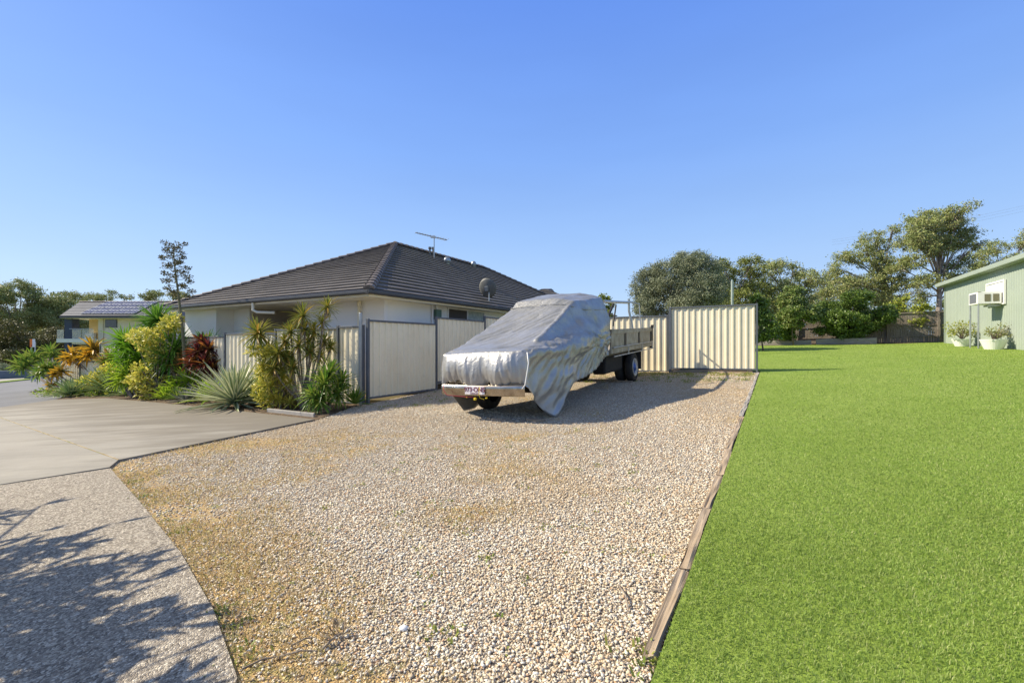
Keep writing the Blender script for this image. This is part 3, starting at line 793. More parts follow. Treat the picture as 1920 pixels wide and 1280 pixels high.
# downpipes
mb = MB(); p = WA(-2.01, 1.60, SOF); mb.tube([p + Vector((0, 0, 0)), WA(-2.01, 1.60, 0)], .045, 12); mb.lathe(WA(-2.01, 1.60, SOF - .16), (0, 0, 1), [(0, .045), (.03, .06), (.13, .06), (.15, .045)], 16)
mb.build("downpipe", M['trim'], house, smooth=False)
pb = -5.35; mb = MB(); mb.tube([WA(pb, EA - .08, SOF + .02), WA(pb, EA - .08, SOF - .20), WA(pb + .12, EA - .02, SOF - .26), WA(pb + .5, .95, SOF - .27)], .042, 10); mb.build("downpipe", M['trim'], house)
mb = MB(); mb.tube([WA(-1.07, 3.62, SOF), WA(-1.07, 3.62, 0.1)], .028, 8); mb.tube([WA(-1.05, 3.80, SOF), WA(-1.05, 3.80, .1)], .035, 8); mb.build("conduit", M['bluegrey'], house)
mb = MB(); mb.box(WA(-1.115, 3.72, 2.17), v3(A * .24, 0), v3(B * .13, 0), (0, 0, .30)); mb.build("meter_box", mat('green_box', (.10, .19, .15), .5), house, bevel=.01)
# side window
def window(parent, b, a0, a1, z0, z1, along=A, out=B, origin=None, panes=None, frame=M['white'], m1=None, m2=None):
    o0 = np.array(W2(b, a0)) if origin is None else np.array(origin); L = a1 - a0
    fr = MB(); t = .045
    def bx(mb, s0, s1, za, zb, d0, d1): mb.box(v3(o0 + along * s0 + out * d0, za), v3(along * (s1 - s0), 0), v3(out * (d1 - d0), 0), (0, 0, zb - za))
    bx(fr, 0, L, z1 - t, z1, .0, .04); bx(fr, 0, L, z0, z0 + t, 0, .045); bx(fr, 0, t, z0 + t, z1 - t, 0, .04); bx(fr, L - t, L, z0 + t, z1 - t, 0, .04); bx(fr, L / 2 - t / 2, L / 2 + t / 2, z0 + t, z1 - t, 0, .042)
    f = fr.build("window", frame, parent)
    for s0, s1, mm in ((t, L / 2 - t / 2, m1 or M['darkmesh']), (L / 2 + t / 2, L - t, m2 or M['glass'])):
        g_ = MB(); bx(g_, s0, s1, z0 + t, z1 - t, .004, .012); g_.build("pane", mm, f)
    return f
wf = window(house, -1.12, 4.4, 6.6, 1.25, 2.585, m2=M['curtain'])
wf2 = window(house, 0, 0, .95, 1.1, 1.95, along=B, out=-A, origin=W2(-9.95, 1.9), m1=M['glass'])
# vents on the side slope (each a part of the house)
def roofpt(b, a):
    t = (EB - b) / 5.125; return WA(b, a, ZG + (5.60 - ZG) * t)
def on_roof(px, py):
    """where the sight line meets the side slope, used once to place the fittings"""
    best = None
    for bb in np.linspace(EB, EB - 5.1, 160):
        for aa in (None,):
            k = (px - 960) / F
            a_ = (k * (P0[1] + bb * B[1]) - P0[0] - bb * B[0]) / (A[0] - k * A[1])
            p = roofpt(bb, a_); y = HY - (p.z - CH) / p.y * F
            if best is None or abs(y - py) < best[0]: best = (abs(y - py), p, bb, a_)
    return best[1]
for (px, py, r) in ((838, 494, .16), (888, 500, .13)):
    p = on_roof(px, py); mb = MB(); mb.lathe(p + Vector((0, 0, -.1)), (0, 0, 1), [(0, r * .75), (.14, r * .75), (.16, r), (.24, r * 1.12), (.33, r * .9), (.38, r * .5), (.40, .001)], 20)
    mb.build("roof_vent", M['silverpost'], house, smooth=True)
for px in (806, 812):
    p = on_roof(px, 478); mb = MB(); mb.tube([p - Vector((0, 0, .1)), p + Vector((0, 0, .28))], .04, 10); mb.tube([p + Vector((0, 0, .26)), p + Vector((0, 0, .36))], .07, 10); mb.build("vent_pipe", M['slate'], house)
# TV antenna
p = on_roof(814, 484); ant = thing("tv_antenna", "thin metal television antenna on a pole high on the dark tiled roof", "antenna", p)
Ya = p.y; top = Vector((p.x, Ya, CH + (HY - 445) / F * Ya))
mb = MB(); mb.tube([p, top + Vector((0, 0, .05))], .022, 8); mb.build("mast", M['silverpost'], ant)
bl = at(779, 436, Ya - .6); br = at(838, 450, Ya + .25)
mb = MB(); mb.tube([bl, br], .022, 6); mb.build("boom", M['silverpost'], ant)
for f in np.linspace(.02, .98, 13):
    q = bl.lerp(br, f); mb = MB(); hh = .14 + .12 * f; dd = (br - bl).normalized().cross(Vector((0, 0, 1))).normalized(); mb.tube([q - dd * hh, q + dd * hh], .008, 5); mb.build("element", M['silverpost'], ant)
mb = MB(); mb.box(bl.lerp(br, .52) - Vector((.06, .04, .06)), (.2, 0, 0), (0, .08, 0), (0, 0, .09)); mb.build("balun", M['white'], ant)
# satellite dish
p = on_roof(917, 567); dsh = thing("satellite_dish", "dark grey satellite dish seen from behind above the house gutter", "satellite dish", p)
Yd = p.y; dc = at(914, 540, Yd); nd_ = Vector((.30, .80, .30)).normalized(); xx = nd_.cross(Vector((0, 0, 1))).normalized(); yy = xx.cross(nd_)
mb = MB(); vs = []; fs = []; NR, NK = 6, 36
for i in range(NR + 1):
    r = i / NR
    for k in range(NK):
        t = 2 * math.pi * k / NK; vs.append(dc + xx * (math.cos(t) * r * .33) + yy * (math.sin(t) * r * .36) + nd_ * (.09 * r * r - .05))
for i in range(NR):
    for k in range(NK): fs.append((i * NK + k, i * NK + (k + 1) % NK, (i + 1) * NK + (k + 1) % NK, (i + 1) * NK + k))
mb.add(vs, fs); dd_ = mb.build("reflector", M['dish'], dsh, smooth=True); so = dd_.modifiers.new("s", 'SOLIDIFY'); so.thickness = .012
mb = MB(); mb.tube([p - Vector((0, 0, .05)), Vector((p.x, p.y, dc.z - .05)), dc - nd_ * .06], .022, 8); mb.box(dc - nd_ * .14 - xx * .06 - yy * .08, xx * .12, yy * .16, nd_ * .1); mb.build("mast", M['silverpost'], dsh)
mb = MB(); e = dc - yy * .34; mb.tube([e - nd_ * .05, e - yy * .06 + nd_ * .45], .012, 6); mb.build("feed_arm", M['silverpost'], dsh)

# neighbour's roof peeping over behind
nbr = thing("brown_roof_house", "far house of which only a brown roof peak shows over the truck cover", "house", (2, 34, float(gz(2, 34))))
q = lambda x, y, z: Vector((x, y, z))
r0, r1 = at(1020, 541, 34), at(1034, 541, 36); e0, e1, e2, e3 = q(-2.5, 29, 3.4), q(7.5, 32, 3.4), q(6.5, 42, 3.4), q(-3.5, 40, 3.4)
roof_face(e0, e1, r0, r0, nbr, M['tile']); roof_face(e1, e2, r0, r1, nbr, M['tile']); roof_face(e2, e3, r1, r1, nbr, M['tile']); roof_face(e3, e0, r1, r0, nbr, M['tile'])
mb = MB(); mb.box((-2, 30.5, .6), (8, 1.6, 0), (-.8, 8, 0), (0, 0, 2.8)); mb.build("wall", M['render'], nbr)

# ================================================================== TWO STOREY HOUSE ACROSS THE STREET
c = at(200, 700, 46); h2 = thing("two_storey_house", "two storey house with solar panels, dark blue column and balcony across the street", "house", (c.x, 46, float(gz(c.x, 46))))
Zt = 46
def X_(px, Y=46.0): return (px - 960) / F * Y
def Z_(py, Y=46.0): return CH - (py - HY) / F * Y
def bxp(name, x0, x1, z0, z1, y0, y1, m, parent=h2):
    mb = MB(); mb.box((x0, y0, z0), (x1 - x0, 0, 0), (0, y1 - y0, 0), (0, 0, z1 - z0)); return mb.build(name, m, parent)
gz2 = -1.6
bxp("wall", X_(184), X_(330), gz2, Z_(595), 46.0, 51, M['whitewall'])
bxp("wall", X_(167, 47.2), X_(184, 46) + .2, Z_(642), Z_(595), 47.2, 51, M['yellow'])
bxp("wall", X_(150), X_(184) - .02, gz2, Z_(645), 47.4, 51, M['whitewall'])
bxp("column", X_(128), X_(142), gz2, Z_(593), 45.6, 46.4, M['darkblue'])
bxp("balcony_slab", X_(115), X_(184) - .03, Z_(642), Z_(635), 45.5, 49.5, M['offwhite'])
bxp("balcony_slab", X_(137), X_(184) - .03, Z_(645), Z_(642) - .005, 45.6, 49, M['whitewall'])
gl = M['glassy'] = mat('balustrade_glass', (.55, .52, .42), .12, 0, (.5, .47, .38), 1, 0, 1, .6)
bl_ = bxp("balustrade", X_(138), X_(182), Z_(617), Z_(616), 45.55, 45.62, M['silverpost'])
for a, b in ((115, 127.5), (143, 160), (161, 183)):
    nt_ = bxp("balustrade", X_(a), X_(b), Z_(634.9), Z_(618), 45.56, 45.58, None)
    m_, n__, p_, o_ = newmat('clear_balustrade'); p_.inputs["Base Color"].default_value = (.7, .68, .6, 1); p_.inputs["Alpha"].default_value = .35; p_.inputs["Roughness"].default_value = .1; nt_.data.materials.append(m_)
bxp("air_conditioner", X_(148), X_(162), Z_(634.8), Z_(624), 46.6, 47.1, M['white'])
wq = bxp("window", X_(198), X_(220), Z_(614), Z_(599), 45.94, 46.01, M['slate'])
mb = MB(); mb.box((X_(199), 45.92, Z_(613.2)), (X_(219) - X_(199), 0, 0), (0, .015, 0), (0, 0, Z_(599.8) - Z_(613.2))); mb.build("pane", M['glass'], wq)
mb = MB(); mb.tube([(X_(194), 45.93, Z_(596)), (X_(194), 45.93, gz2)], .05, 8); mb.build("downpipe", M['whitewall'], h2)
yE = 45.0; zE = Z_(592, 45); eL = Vector((X_(112, 45), yE, zE)); eR = Vector((X_(335, 45), yE, zE)); bk = 52
rL = Vector((X_(150, 48.5), 48.5, Z_(566, 48.5))); rR = Vector((X_(330, 48.5), 48.5, Z_(566, 48.5)))
kL = Vector((X_(140, 49), 49, Z_(566, 49)))
mid = Vector((X_(142, 45), 45, zE)); bL = Vector((X_(112, 45), bk, zE)); bR = Vector((eR.x, bk, zE))
roof_face(eL, eR, rL, rR, h2, M['tile_blue'], .5, .03, .33); roof_face(eR, bR, rR, rR, h2, M['tile_blue'], .5); roof_face(bR, bL, rR, rL, h2, M['tile_blue'], .5); roof_face(bL, eL, rL, rL, h2, M['tile_blue'], .5)
bxp("fascia", eL.x, eR.x, zE - .22, zE - .02, yE - .05, yE + .02, M['gutter'])
bxp("soffit", eL.x + .05, eR.x, zE - .24, zE - .225, yE, 51.9, M['soffit'])
caps(rL, rR, h2, M['ridge'], .12, .5)
# solar panels lying on the front slope
E0 = Vector((0, yE, zE)); sl = Vector((0, rL.y - yE, rL.z - zE)); sll = sl.length; su = sl.normalized(); sn = Vector((1, 0, 0)).cross(su)
for j in range(2):
    for i in range(5):
        x0 = X_(163 + i * 20.2, 46); x1 = X_(163 + (i + 1) * 20.2, 46) - .06
        s0 = .35 + j * (sll * .45); s1 = s0 + sll * .43
        o0 = Vector((x0, yE, zE)) + su * s0 + sn * .12
        mb = MB(); mb.box(o0 - sn * .04, (x1 - x0, 0, 0), su * (s1 - s0), sn * .035); pn = mb.build("solar_panel", M['silverpost'], h2)
        mb = MB(); mb.add([o0 + sn * .002 + Vector((.03, 0, 0)) + su * .03, o0 + sn * .002 + Vector((x1 - x0 - .03, 0, 0)) + su * .03, o0 + sn * .002 + Vector((x1 - x0 - .03, 0, 0)) + su * (s1 - s0 - .03), o0 + sn * .002 + Vector((.03, 0, 0)) + su * (s1 - s0 - .03)], [(0, 1, 2, 3)], [(0, 0), (3, 0), (3, 2), (0, 2)])
        mb.build("solar_cells", M['solar'], pn)
# low walls, sign, mail box posts across the street
def ywall(name, x0, x1, z1, y, m, label, cat, th=.25, z0=None):
    zz = min(float(gz(x0, y)), float(gz(x1, y))) - .1 if z0 is None else z0
    mb = MB(); mb.box((x0, y, zz), (x1 - x0, 0, 0), (0, th, 0), (0, 0, z1 - zz)); return tag(mb.build(name, m, bevel=.02), label, cat)
ywall("low_wall", X_(-120, 33), X_(46, 33), Z_(695, 33), 33, M['bluewall'], "low blue grey retaining wall behind the far green verge", "low wall")
ywall("gate_pier", X_(45, 31.5), X_(58, 31.5), Z_(679, 31.5), 31.5, M['bluewall'], "dark blue grey pier beside the orange sign posts", "pier", .6)
ywall("low_wall", X_(62, 34), X_(180, 34), Z_(690, 34), 34, M['bluewall'], "low dark wall behind the small palms, right of the sign", "low wall")
sg = thing("street_sign", "orange and white sign board on two thin posts beside the street", "sign", (X_(62, 28), 28, float(gz(X_(62, 28), 28))))
for a in (59.2, 65.8):
    mb = MB(); mb.tube([(X_(a, 28), 28, float(gz(X_(a, 28), 28)) - .1), (X_(a, 28), 28, Z_(640, 28))], .035, 8); mb.build("post", M['silverpost'], sg)
for a, b, m_ in ((58, 62.8, M['orange']), (62.82, 67.4, M['white'])):
    mb = MB(); mb.box((X_(a, 28), 27.93, Z_(650.5, 28)), (X_(b, 28) - X_(a, 28), 0, 0), (0, .025, 0), (0, 0, Z_(635.5, 28) - Z_(650.5, 28))); mb.build("sign_panel", m_, sg)
mb = MB(); mb.box((X_(60.4, 28), 27.915, Z_(648.6, 28)), (.07, 0, 0), (0, .01, 0), (0, 0, .07)); mb.build("sign_mark", M['red'], sg)
for i, (a, lb) in enumerate(((78, "short grey street post right of the orange sign"), (100, "short grey post between the small palms"))):
    mb = MB(); x = X_(a, 30); mb.tube([(x, 30, float(gz(x, 30)) - .1), (x, 30, Z_(672, 30))], .05, 8); mb.box((x - .08, 29.92, Z_(672, 30)), (.16, 0, 0), (0, .16, 0), (0, 0, .05)); tag(mb.build("street_post", M['silverpost']), lb, "post", "short posts across the street")

# ================================================================== GREEN SHED
S0 = np.array((24.2, 25.6)); SD = -A; SN = -B      # wall runs towards the camera, outside looks to -B
ZE = 4.64
shed = thing("green_shed", "pale green corrugated metal shed at the right end of the lawn", "shed", (S0[0], S0[1], float(gz(*S0))))
def SP(t, p=0.0): return S0 + SD * t + SN * p
L_ = 17.0
ribbed(SP(1.4), SP(L_), (float(gz(*SP(1.4))) - .1, float(gz(*SP(L_))) - .1), ZE - .12, .20, .014, SN).build("wall", M['green'], shed)
e_ = S0 + B * 9
mb = MB(); mb.box(v3(SP(1.4), 1.0), v3(B * 9, 0), v3(-A * .05, 0), (0, 0, ZE - 1.1)); mb.build("wall", M['green'], shed)
mb = MB(); mb.box(v3(SP(1.38, .015), 1.2), v3(SD * .09, 0), v3(SN * .02, 0), (0, 0, ZE - 1.32)); mb.build("corner_trim", M['greentrim'], shed)
# roof sheet with barge trim
rp = [SP(1.15, .22), SP(L_, .22)]
mb = MB(); mb.add([v3(rp[0], ZE + .08), v3(rp[1], ZE + .08), v3(rp[1] + B * 9.5, ZE + .62), v3(rp[0] + B * 9.5, ZE + .62), v3(rp[0], ZE + .04), v3(rp[1], ZE + .04), v3(rp[1] + B * 9.5, ZE + .58), v3(rp[0] + B * 9.5, ZE + .58)],
                  [(0, 1, 2, 3), (7, 6, 5, 4), (0, 4, 5, 1), (0, 3, 7, 4)]); mb.build("roof", M['greentrim'], shed)
mb = MB(); mb.box(v3(SP(1.13, .21), ZE - .13), v3(SD * (L_ - 1.1), 0), v3(SN * .13, 0), (0, 0, .19)); mb.build("gutter", M['green'], shed, bevel=.02)
mb = MB(); mb.box(v3(SP(1.2, 0.02), ZE - .14), v3(SD * (L_ - 1.2), 0), v3(SN * .19, 0), (0, 0, .02)); mb.build("eave", M['greentrim'], shed)
# window frame with boarded upper half
wn_ = MB(); o0 = SP(8.62, .022)
def sbx(mb, t0, t1, z0, z1, d0, d1): mb.box(v3(SP(t0, d0), z0), v3(SD * (t1 - t0), 0), v3(SN * (d1 - d0), 0), (0, 0, z1 - z0))
zz0, zz1 = 3.02, 4.02
sbx(wn_, 6.9, 8.66, zz1 - .06, zz1, .02, .08); sbx(wn_, 6.9, 6.96, zz0, zz1 - .06, .02, .08); sbx(wn_, 8.60, 8.66, zz0, zz1 - .06, .02, .08); sbx(wn_, 6.96, 8.60, zz0, zz0 + .05, .02, .08)
wf_ = wn_.build("window", M['white'], shed)
mb = MB(); sbx(mb, 6.96, 8.60, zz0 + .05, zz1 - .06, .025, .04); mb.build("board", M['white'], wf_)
# air conditioner on two posts
ac = thing("air_conditioner", "white box air conditioner sticking out of the green shed on two thin posts", "air conditioner", v3(SP(8.0, .3), float(gz(*SP(8, .3)))))
mb = MB(); sbx(mb, 7.54, 8.48, 3.06, 3.56, .085, .80); mb.build("case", M['white'], ac, bevel=.015)
for t0 in (.22, .47):
    mb = MB(); mb.box(v3(SP(8.485, t0 - .06), 3.16), v3(SD * .006, 0), v3(SN * .18, 0), (0, 0, .3)); mb.build("vent", mat('vent_olive', (.20, .19, .12), .7, 0, (.14, .13, .08), 60), ac)
mb = MB(); mb.box(v3(SP(7.66, .802), 3.12), v3(SD * .70, 0), v3(SN * .008, 0), (0, 0, .38)); mb.build("grille", mat('grille_grey', (.24, .25, .28), .5, .3, (.15, .16, .18), 50), ac)
for t in (7.58, 8.44):
    p = SP(t, .76); mb = MB(); mb.tube([v3(p, float(gz(*p)) - .05), v3(p, 3.07)], .028, 8); mb.build("post", M['silverpost'], ac)
mb = MB(); sbx(mb, 7.9, 8.3, 2.96, 3.02, .05, .45); mb.build("drip_tray", M['silverpost'], ac)
mb = MB(); mb.box(v3(SP(8.40, .70), 3.558), v3(SD * .09, 0), v3(SN * .10, 0), (0, 0, .006)); mb.build("rust_patch", mat('rust', (.42, .18, .05), .9), ac)

# ================================================================== PALING FENCE AT THE BACK
F1 = np.array((24.55, 26.0)); F0 = F1 - B * 11.5; F1 = F1 + B * 3
pf = thing("paling_fence", "weathered brown timber paling fence along the back of the lawn", "fence", v3(F0, float(gz(*F0))))
LFe = 14.5; mb = MB(); r_ = random.Random(5); s = 0
while s < LFe:
    wdt = .095; p = F0 + B * s; z0 = float(gz(*p)) - .03; z1 = z0 + 1.78 + r_.uniform(-.03, .03); dd = r_.uniform(0, .008)
    mb.box(v3(p + A * dd, z0), v3(B * wdt, 0), v3(A * .016, 0), (0, 0, z1 - z0)); s += wdt + r_.uniform(.004, .022)
mb.build("palings", M['paling'], pf)
for hgt in (.35, 1.02, 1.74):
    mb = MB(); a = F0 - A * .045; zA, zB = float(gz(*F0)) + hgt, float(gz(*F1)) + hgt; mb.box(v3(a, zA), v3(F1 - F0, zB - zA), v3(A * .042, 0), (0, 0, .07)); mb.build("rail", M['paling'], pf)
for k in range(7):
    p = F0 + B * (k * 2.3 + .05) - A * .14; mb = MB(); z0 = float(gz(*p)); mb.box(v3(p, z0 - .1), v3(B * .09, 0), v3(A * .09, 0), (0, 0, 1.85)); mb.build("post", M['paling'], pf)
# raised bed sleepers
def BP(s, a=-1.8): return F1 - B * 3 - B * s + A * a
for (s0, s1, lb, k) in ((9.1, 6.15, "grey timber sleeper raised bed edge left of the green shrub", 50), (5.9, 3.0, "longer timber sleeper bed edge below the dark green shrub", 51)):
    p, q_ = BP(s0), BP(s1); sleeper(v3(p, float(gz(*p)) + .0), v3(q_, float(gz(*q_)) + .0), .10, .30 if k == 50 else .36, M['sleeper_grey'], lb, .015, group="sleepers round the far garden bed", seed=k, name="bed_sleeper")
sheet("soil_strip", [tuple(BP(9.6, -2.1)), tuple(BP(2.0, -2.1)), tuple(BP(0, -.2)), tuple(BP(9.6, 1.8))], M['mulch'], .03)

# ================================================================== TRUCK
c = W(3.8, 2.5); tr = thing("flatbed_truck", "old flatbed truck parked on the gravel with its cab hidden under a silver cover", "truck", c)
def TB(mb, b0, b1, a0, a1, h0, h1):
    """box in truck axes, standing on the sloping ground"""
    P = [W(b0, a0, h0), W(b1, a0, h0), W(b1, a1, h0), W(b0, a1, h0), W(b0, a0, h1), W(b1, a0, h1), W(b1, a1, h1), W(b0, a1, h1)]
    mb.add(P, [(0, 3, 2, 1), (4, 5, 6, 7), (0, 1, 5, 4), (1, 2, 6, 5), (2, 3, 7, 6), (3, 0, 4, 7)])
def tbox(name, m, *a, parent=tr, bevel=0.0):
    mb = MB(); TB(mb, *a); return mb.build(name, m, parent, bevel=bevel)
def wheel(b, a, side, dual=False, r=.385):
    ax = v3(B * side, float(B[0] * .05 + B[1] * .02) * side); c = W(b, a, r); wd = .21
    t = MB(); t.lathe(c, ax, [(-wd, r * .62), (-wd * 1.02, r * .86), (-wd * .9, r * .96), (-wd * .6, r), (-.06, r), (-.02, r * .96), (0, r * .84), (-.012, r * .70), (-.02, r * .60)], 40)
    o = t.build("wheel", M['rubber'], tr, smooth=True)
    t = MB(); t.lathe(c, ax, [(-.02, r * .62), (0, r * .60), (-.005, r * .55), (-.05, r * .50), (-.07, r * .44)], 36); t.build("rim", M['rim'], o, smooth=True)
    t = MB(); t.lathe(c, ax, [(-.055, r * .48), (-.062, r * .30), (-.02, r * .26), (.01, r * .22), (.015, .001)], 24); t.build("hub", M['blue'] if side > 0 and a > 3 else M['black'], o, smooth=True)
    if dual:
        t = MB(); t.lathe(c - ax.normalized() * .27, ax, [(-wd, r * .6), (-wd, r * .9), (-wd * .8, r), (-.06, r), (0, r * .86), (0, r * .5)], 36); t.build("inner_tyre", M['rubber'], o, smooth=True)
wheel(4.80, 4.9, 1, True); wheel(2.95, 4.9, -1, True); wheel(4.55, .15, 1); wheel(3.10, .15, -1)
tbox("chassis", M['under'], 3.35, 3.5, -.7, 6.6, .60, .78); tbox("chassis", M['under'], 4.1, 4.25, -.7, 6.6, .60, .78)
tbox("axle", M['under'], 3.1, 4.6, 4.82, 4.98, .30, .46); tbox("axle", M['under'], 3.1, 4.5, .09, .21, .34, .46)
tbox("body", M['under'], 3.08, 4.44, -.80, .10, .66, 1.02, bevel=.05); tbox("body", M['under'], 3.15, 4.40, 1.5, 2.5, .55, 1.55, bevel=.08)
tbox("body", M['under'], 3.08, 4.6, .1, 1.42, .62, 1.06)
tbox("fuel_tank", M['under'], 4.3, 4.62, 2.9, 4.3, .38, .80, bevel=.05)
tbox("under_guard", M['black'], 3.2, 4.60, 3.0, 6.5, .74, .83)
tbox("mudflap", M['rubber'], 4.45, 4.80, 5.50, 5.52, .28, .80, bevel=.0)
tbox("mudflap", M['rubber'], 3.0, 3.35, 5.50, 5.52, .28, .80)
# tray
tbox("tray_floor", M['traywood'], 2.9, 4.76, 2.76, 6.76, .86, .93)
sd = tbox("tray_side", M['traywood'], 4.765, 4.80, 2.76, 6.78, .98, 1.30)
cp = tbox("tray_side_rail", M['traywood'], 4.745, 4.815, 2.76, 6.80, 1.303, 1.42, bevel=.01)
tbox("tray_side_rail", M['traywood'], 4.75, 4.808, 2.76, 6.80, .86, .978, bevel=.01)
tbox("tray_side", M['traywood'], 2.86, 2.895, 2.76, 6.78, .88, 1.40); tbox("tailgate", M['traywood'], 2.9, 4.74, 6.765, 6.80, .88, 1.38)
tbox("headboard", M['slate'], 2.95, 4.70, 2.755, 2.79, .93, 1.9)
for a in (3.84, 5.2, 6.62): tbox("hinge", M['black'], 4.80, 4.822, a, a + .11, 1.00, 1.32)
tbox("corner_latch", M['black'], 4.74, 4.83, 6.80, 6.86, .80, 1.44)
tbox("latch_hook", M['black'], 4.80, 4.86, 6.70, 6.80, 1.40, 1.50)
tbox("tail_lamp", M['white'], 4.60, 4.74, 6.862, 6.875, .84, .96)
for h, bb in ((1.0, 4.845), (.80, 4.86)):
    mb = MB(); mb.tube([W(bb, 2.8, h), W(bb, 6.78, h)], .013, 6); mb.build("rope_rail", M['rim'], tr)
for a in (3.98, 5.35, 6.6):
    mb = MB(); mb.tube([W(4.82, a, 1.0), W(4.862, a, .98), W(4.865, a, .79), W(4.80, a, .78)], .014, 6); mb.build("rail_bracket", M['rim'], tr)
# ladder rack along the side
mb = MB(); mb.tube([W(4.62, 2.8, 2.06), W(4.62, 4.95, 2.12)], .035, 8); mb.build("rack_rail", M['silverpost'], tr)
mb = MB(); mb.tube([W(4.60, 4.95, 2.15), W(4.45, 6.7, 2.14)], .022, 8); mb.build("rack_rail", M['silverpost'], tr)
mb = MB(); mb.tube([W(4.62, 4.9, 2.22), W(4.62, 4.92, 1.9), W(4.70, 5.0, 1.40)], .032, 8); mb.build("rack_post", M['silverpost'], tr)
mb = MB(); mb.tube([W(4.45, 6.7, 2.18), W(4.50, 6.7, 1.40)], .018, 8); mb.build("rack_post", M['silverpost'], tr)
mb = MB(); mb.tube([W(4.4, 4.2, 1.5), W(4.45, 4.3, 2.05)], .02, 6); mb.tube([W(4.45, 3.5, 1.65), W(4.5, 3.9, 2.05)], .035, 6); mb.build("rack_brace", M['black'], tr)
# bumper, rounded, with plate
mb = MB(); prof = [(-.10, .43), (-.14, .44), (-.155, .47), (-.15, .50), (-.165, .53), (-.165, .58), (-.15, .61), (-.10, .625)]; n = 24; vs = []; fs = []
for i in range(n + 1):
    f = i / n; b = 2.98 + f * 1.62; bow = .05 * (1 - (2 * f - 1) ** 4)
    for d, h in prof: vs.append(W(b, -.93 + d - bow + .08, h))
k = len(prof)
for i in range(n):
    for j in range(k - 1): fs.append((i * k + j, (i + 1) * k + j, (i + 1) * k + j + 1, i * k + j + 1))
mb.add(vs, fs); bmp = mb.build("bumper", M['chrome'], tr, smooth=True)
tbox("grille_panel", M['chrome'], 3.0, 4.52, -.86, -.83, .62, .80)
pl = tbox("number_plate", M['platewhite'], 3.52, 3.90, -1.083, -1.075, .465, .60)
def text(s, size, loc, ux, m, parent, name="plate_lettering"):
    cu = bpy.data.curves.new("t", 'FONT'); cu.body = s; cu.size = size; cu.extrude = .001; cu.offset = size * .02; cu.align_x = 'CENTER'; cu.align_y = 'CENTER'
    o = bpy.data.objects.new("t", cu); COL.objects.link(o); dg = bpy.context.evaluated_depsgraph_get(); me = bpy.data.meshes.new_from_object(o.evaluated_get(dg)); COL.objects.unlink(o); bpy.data.objects.remove(o)
    uy = Vector((0, 0, 1)); ux = ux.normalized(); uz = ux.cross(uy).normalized(); uy = uz.cross(ux)
    mt = Matrix(((ux.x, uy.x, uz.x, loc.x), (ux.y, uy.y, uz.y, loc.y), (ux.z, uy.z, uz.z, loc.z), (0, 0, 0, 1))); me.transform(mt); me.transform(Matrix.Translation(-root_loc(parent)))
    me.materials.clear(); me.materials.append(m); q = bpy.data.objects.new(name, me); COL.objects.link(q); q.parent = parent; return q
text("973·ON5", .105, W(3.71, -1.0862, .54), W(1, 0) - W(0, 0), M['maroon'], pl)
text("QUEENSLAND", .026, W(3.71, -1.0862, .481), W(1, 0) - W(0, 0), M['maroon'], pl)

# ---- the cover
def itp(xs, tb, a): return float(np.interp(a, xs, tb))
ST = [-.92, -.7, -.5, -.3, 0, .3, .8, 1.28, 1.46, 2.72]
# columns: (b, a offset, height) at every station
CL_H = [(2.93, 0, .60), (2.93, 0, .42), (2.93, 0, .22), (2.94, 0, .03), (2.97, 0, .03), (2.98, 0, .16), (2.93, 0, .45), (2.92, 0, .60), (2.9, 0, .66), (2.9, 0, .8)]
CL_M = [(2.91, 0, .86), (2.91, 0, .82), (2.90, 0, .82), (2.88, 0, .80), (2.87, 0, .82), (2.86, 0, .9), (2.85, 0, 1.1), (2.86, 0, 1.2), (2.87, 0, 1.3), (2.9, 0, 1.5)]
C0 = [(2.93, 0, 1.12), (2.93, 0, 1.18), (2.93, 0, 1.21), (2.93, 0, 1.27), (2.93, 0, 1.39), (2.94, 0, 1.51), (2.97, 0, 1.71), (3.06, 0, 1.95), (3.09, 0, 2.11), (3.18, 0, 2.33)]
C1 = [(3.5, -.03, 1.15), (3.5, 0, 1.19), (3.5, 0, 1.21), (3.5, 0, 1.25), (3.5, 0, 1.34), (3.5, 0, 1.45), (3.5, 0, 1.68), (3.55, 0, 1.97), (3.58, 0, 2.14), (3.65, 0, 2.33)]
C2 = [(4.1, -.03, 1.16), (4.1, 0, 1.18), (4.1, 0, 1.20), (4.1, 0, 1.26), (4.1, 0, 1.37), (4.1, 0, 1.49), (4.1, 0, 1.70), (4.1, 0, 1.97), (4.1, 0, 2.11), (4.2, 0, 2.28)]
C3 = [(4.50, 0, 1.15), (4.48, 0, 1.18), (4.46, 0, 1.20), (4.44, 0, 1.25), (4.42, 0, 1.36), (4.41, 0, 1.48), (4.40, 0, 1.69), (4.40, 0, 1.92), (4.42, 0, 2.02), (4.58, 0, 2.14)]
CR_S = [(4.58, 0, 1.08), (4.63, 0, 1.11), (4.68, 0, 1.13), (4.72, 0, 1.15), (4.76, 0, 1.17), (4.79, 0, 1.18), (4.82, 0, 1.20), (4.84, 0, 1.24), (4.84, 0, 1.26), (4.78, 0, 1.60)]
CR_M = [(4.57, 0, .82), (4.60, 0, .76), (4.65, 0, .70), (4.70, 0, .66), (4.75, 0, .72), (4.77, 0, .84), (4.77, 0, .86), (4.77, 0, .88), (4.77, 0, .90), (4.76, 0, 1.20)]
CR_H = [(4.58, 0, .58), (4.60, 0, .34), (4.66, 0, .13), (4.77, 0, .0), (4.80, 0, .16), (4.78, .13, .48), (4.74, .0, .50), (4.73, .1, .53), (4.73, .09, .55), (4.74, -.02, .87)]
COLS = [CL_H, CL_M, C0, C1, C2, C3, CR_S, CR_M, CR_H]; CN = [20, 20, 46, 46, 34, 14, 12, 14]      # samples per span
